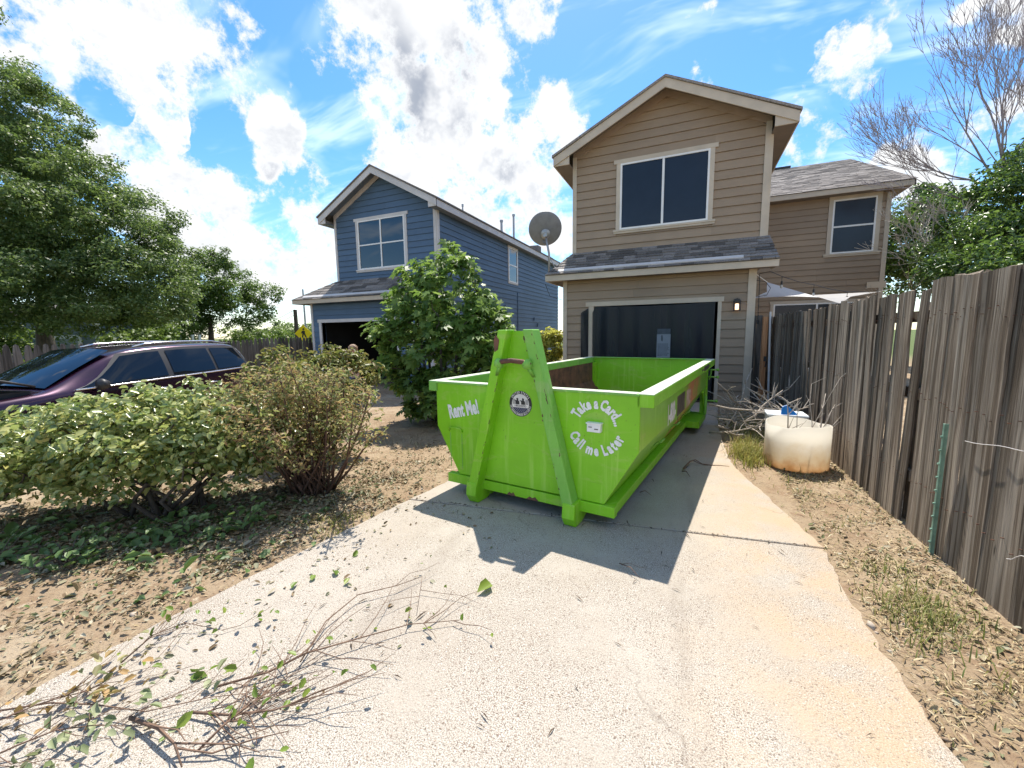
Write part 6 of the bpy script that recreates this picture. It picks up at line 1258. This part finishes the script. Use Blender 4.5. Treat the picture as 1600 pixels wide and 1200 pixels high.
def cut_branches():
    rng = np.random.default_rng(61); rr = random.Random(62); wood = pm('fresh_twig', (.16, .095, .06), .75, .3, 16, .4, 60)
    def branch(label, pix, r, forks, nleaf, leafmat, ls, lift=.03, parent_group=None):
        g = [px2g(u, v) for (u, v) in pix]; P0 = []
        for i, p in enumerate(g): f = i/(len(g)-1); P0.append(Vector((p.x, p.y, .012+lift*math.sin(math.pi*f)+rr.uniform(0, .012))))
        B = wthing('cut_branch', label, 'branch', (P0[0].x, P0[0].y, 0)); b = MB(); b.tube(P0, [r*(1-.7*i/(len(P0)-1)) for i in range(len(P0))], 6); tips = []
        for k in range(forks):
            i = rr.randrange(0, len(P0)-1); q = P0[i].lerp(P0[i+1], rr.random()); d = (P0[i+1]-P0[i]).normalized(); a = rr.choice((-1, 1))*rr.uniform(.3, 1.1); d = Vector((d.x*math.cos(a)-d.y*math.sin(a), d.x*math.sin(a)+d.y*math.cos(a), 0)); L = rr.uniform(.12, .42); pts = [q]
            for j in range(3): d = (d+Vector((rr.uniform(-.35, .35), rr.uniform(-.35, .35), 0))).normalized(); nx = pts[-1]+d*L/3; nx.z = max(.006, nx.z+rr.uniform(-.02, .035)); pts.append(nx)
            b.tube(pts, [r*.45, r*.38, r*.3, r*.18], 5, False); tips += pts[1:]
        b.build('stem', wood, B, smooth=True)
        if nleaf:
            src = tips+P0; C_ = np.array([tuple(rr.choice(src)) for _ in range(nleaf)])+rng.normal(size=(nleaf, 3))*.03; C_[:, 2] = np.abs(C_[:, 2])+.006; leaf_obj('leaves', C_, np.tile((0, 0, 1.0), (nleaf, 1))+rng.normal(size=(nleaf, 3))*.6, rng.uniform(ls*.6, ls*1.3, nleaf), .6, leafmat, B, 'oval', rng=rng)
    branch('longest dark cut branch reaching towards the middle of the driveway', [(340, 1080), (420, 1060), (480, 1036), (560, 1010), (640, 985), (718, 975)], .0055, 17, 14, LM['green'], .035)
    branch('thin arching twig looping above the longest cut branch', [(470, 1040), (510, 980), (560, 940), (620, 925), (660, 908), (652, 960)], .004, 3, 2, LM['green'], .03)
    branch('forked reddish branch with a knuckle in the foreground debris', [(300, 1120), (360, 1130), (430, 1126), (470, 1108), (492, 1090)], .006, 11, 9, LM['green'], .04)
    branch('long pale stem running in from the left edge of the driveway', [(0, 1118), (80, 1110), (150, 1115), (230, 1128), (330, 1100), (420, 1085)], .004, 14, 8, LM['green'], .035)
    branch('bent brown stick at the bottom edge of the driveway debris', [(205, 1130), (250, 1155), (275, 1178), (285, 1205)], .009, 3, 3, LM['green'], .05)
    branch('leafy cut branch with browning leaves in the bottom left corner', [(-60, 1150), (10, 1135), (60, 1120), (110, 1100), (140, 1085)], .004, 14, 52, LM['browncut'], .042, .035)
    branch('leafy grey-green cutting in the bottom left corner of the driveway', [(-40, 1200), (30, 1180), (90, 1160), (150, 1150), (200, 1140)], .004, 14, 60, LM['palecut'], .045, .035)
    branch('dark tangled cutting beneath the long cut branch', [(310, 1180), (350, 1150), (390, 1120), (430, 1085), (450, 1060)], .005, 20, 18, LM['green'], .035)
    branch('small leafy cutting on the left edge of the concrete', [(190, 1040), (240, 1005), (290, 985), (350, 990)], .004, 9, 26, LM['green'], .04)
    branch('thin curved twig beside the dumpster shadow', [(968, 885), (985, 897), (1000, 908)], .004, 1, 0, LM['green'], .03)
    branch('dark forked stick lying in the dumpster shadow', [(1068, 735), (1078, 726), (1086, 724), (1100, 728)], .012, 3, 0, LM['green'], .03)
    branch('short dark twig lying in the dumpster shadow', [(1066, 739), (1072, 743), (1078, 747)], .008, 0, 0, LM['green'], .03)
    branch('upright-looking short stick in the front shadow of the dumpster', [(1000, 772), (1008, 774), (1018, 777)], .005, 0, 0, LM['green'], .03)
LM['browncut'] = leaf_mat('cut_leaf_brown', [(.16, .16, .06), (.36, .22, .08), (.44, .27, .10), (.30, .30, .14)], .25, .6); LM['palecut'] = leaf_mat('cut_leaf_pale', [(.13, .17, .07), (.22, .26, .12), (.33, .35, .19), (.10, .13, .05)], .2, .6)
cut_branches()
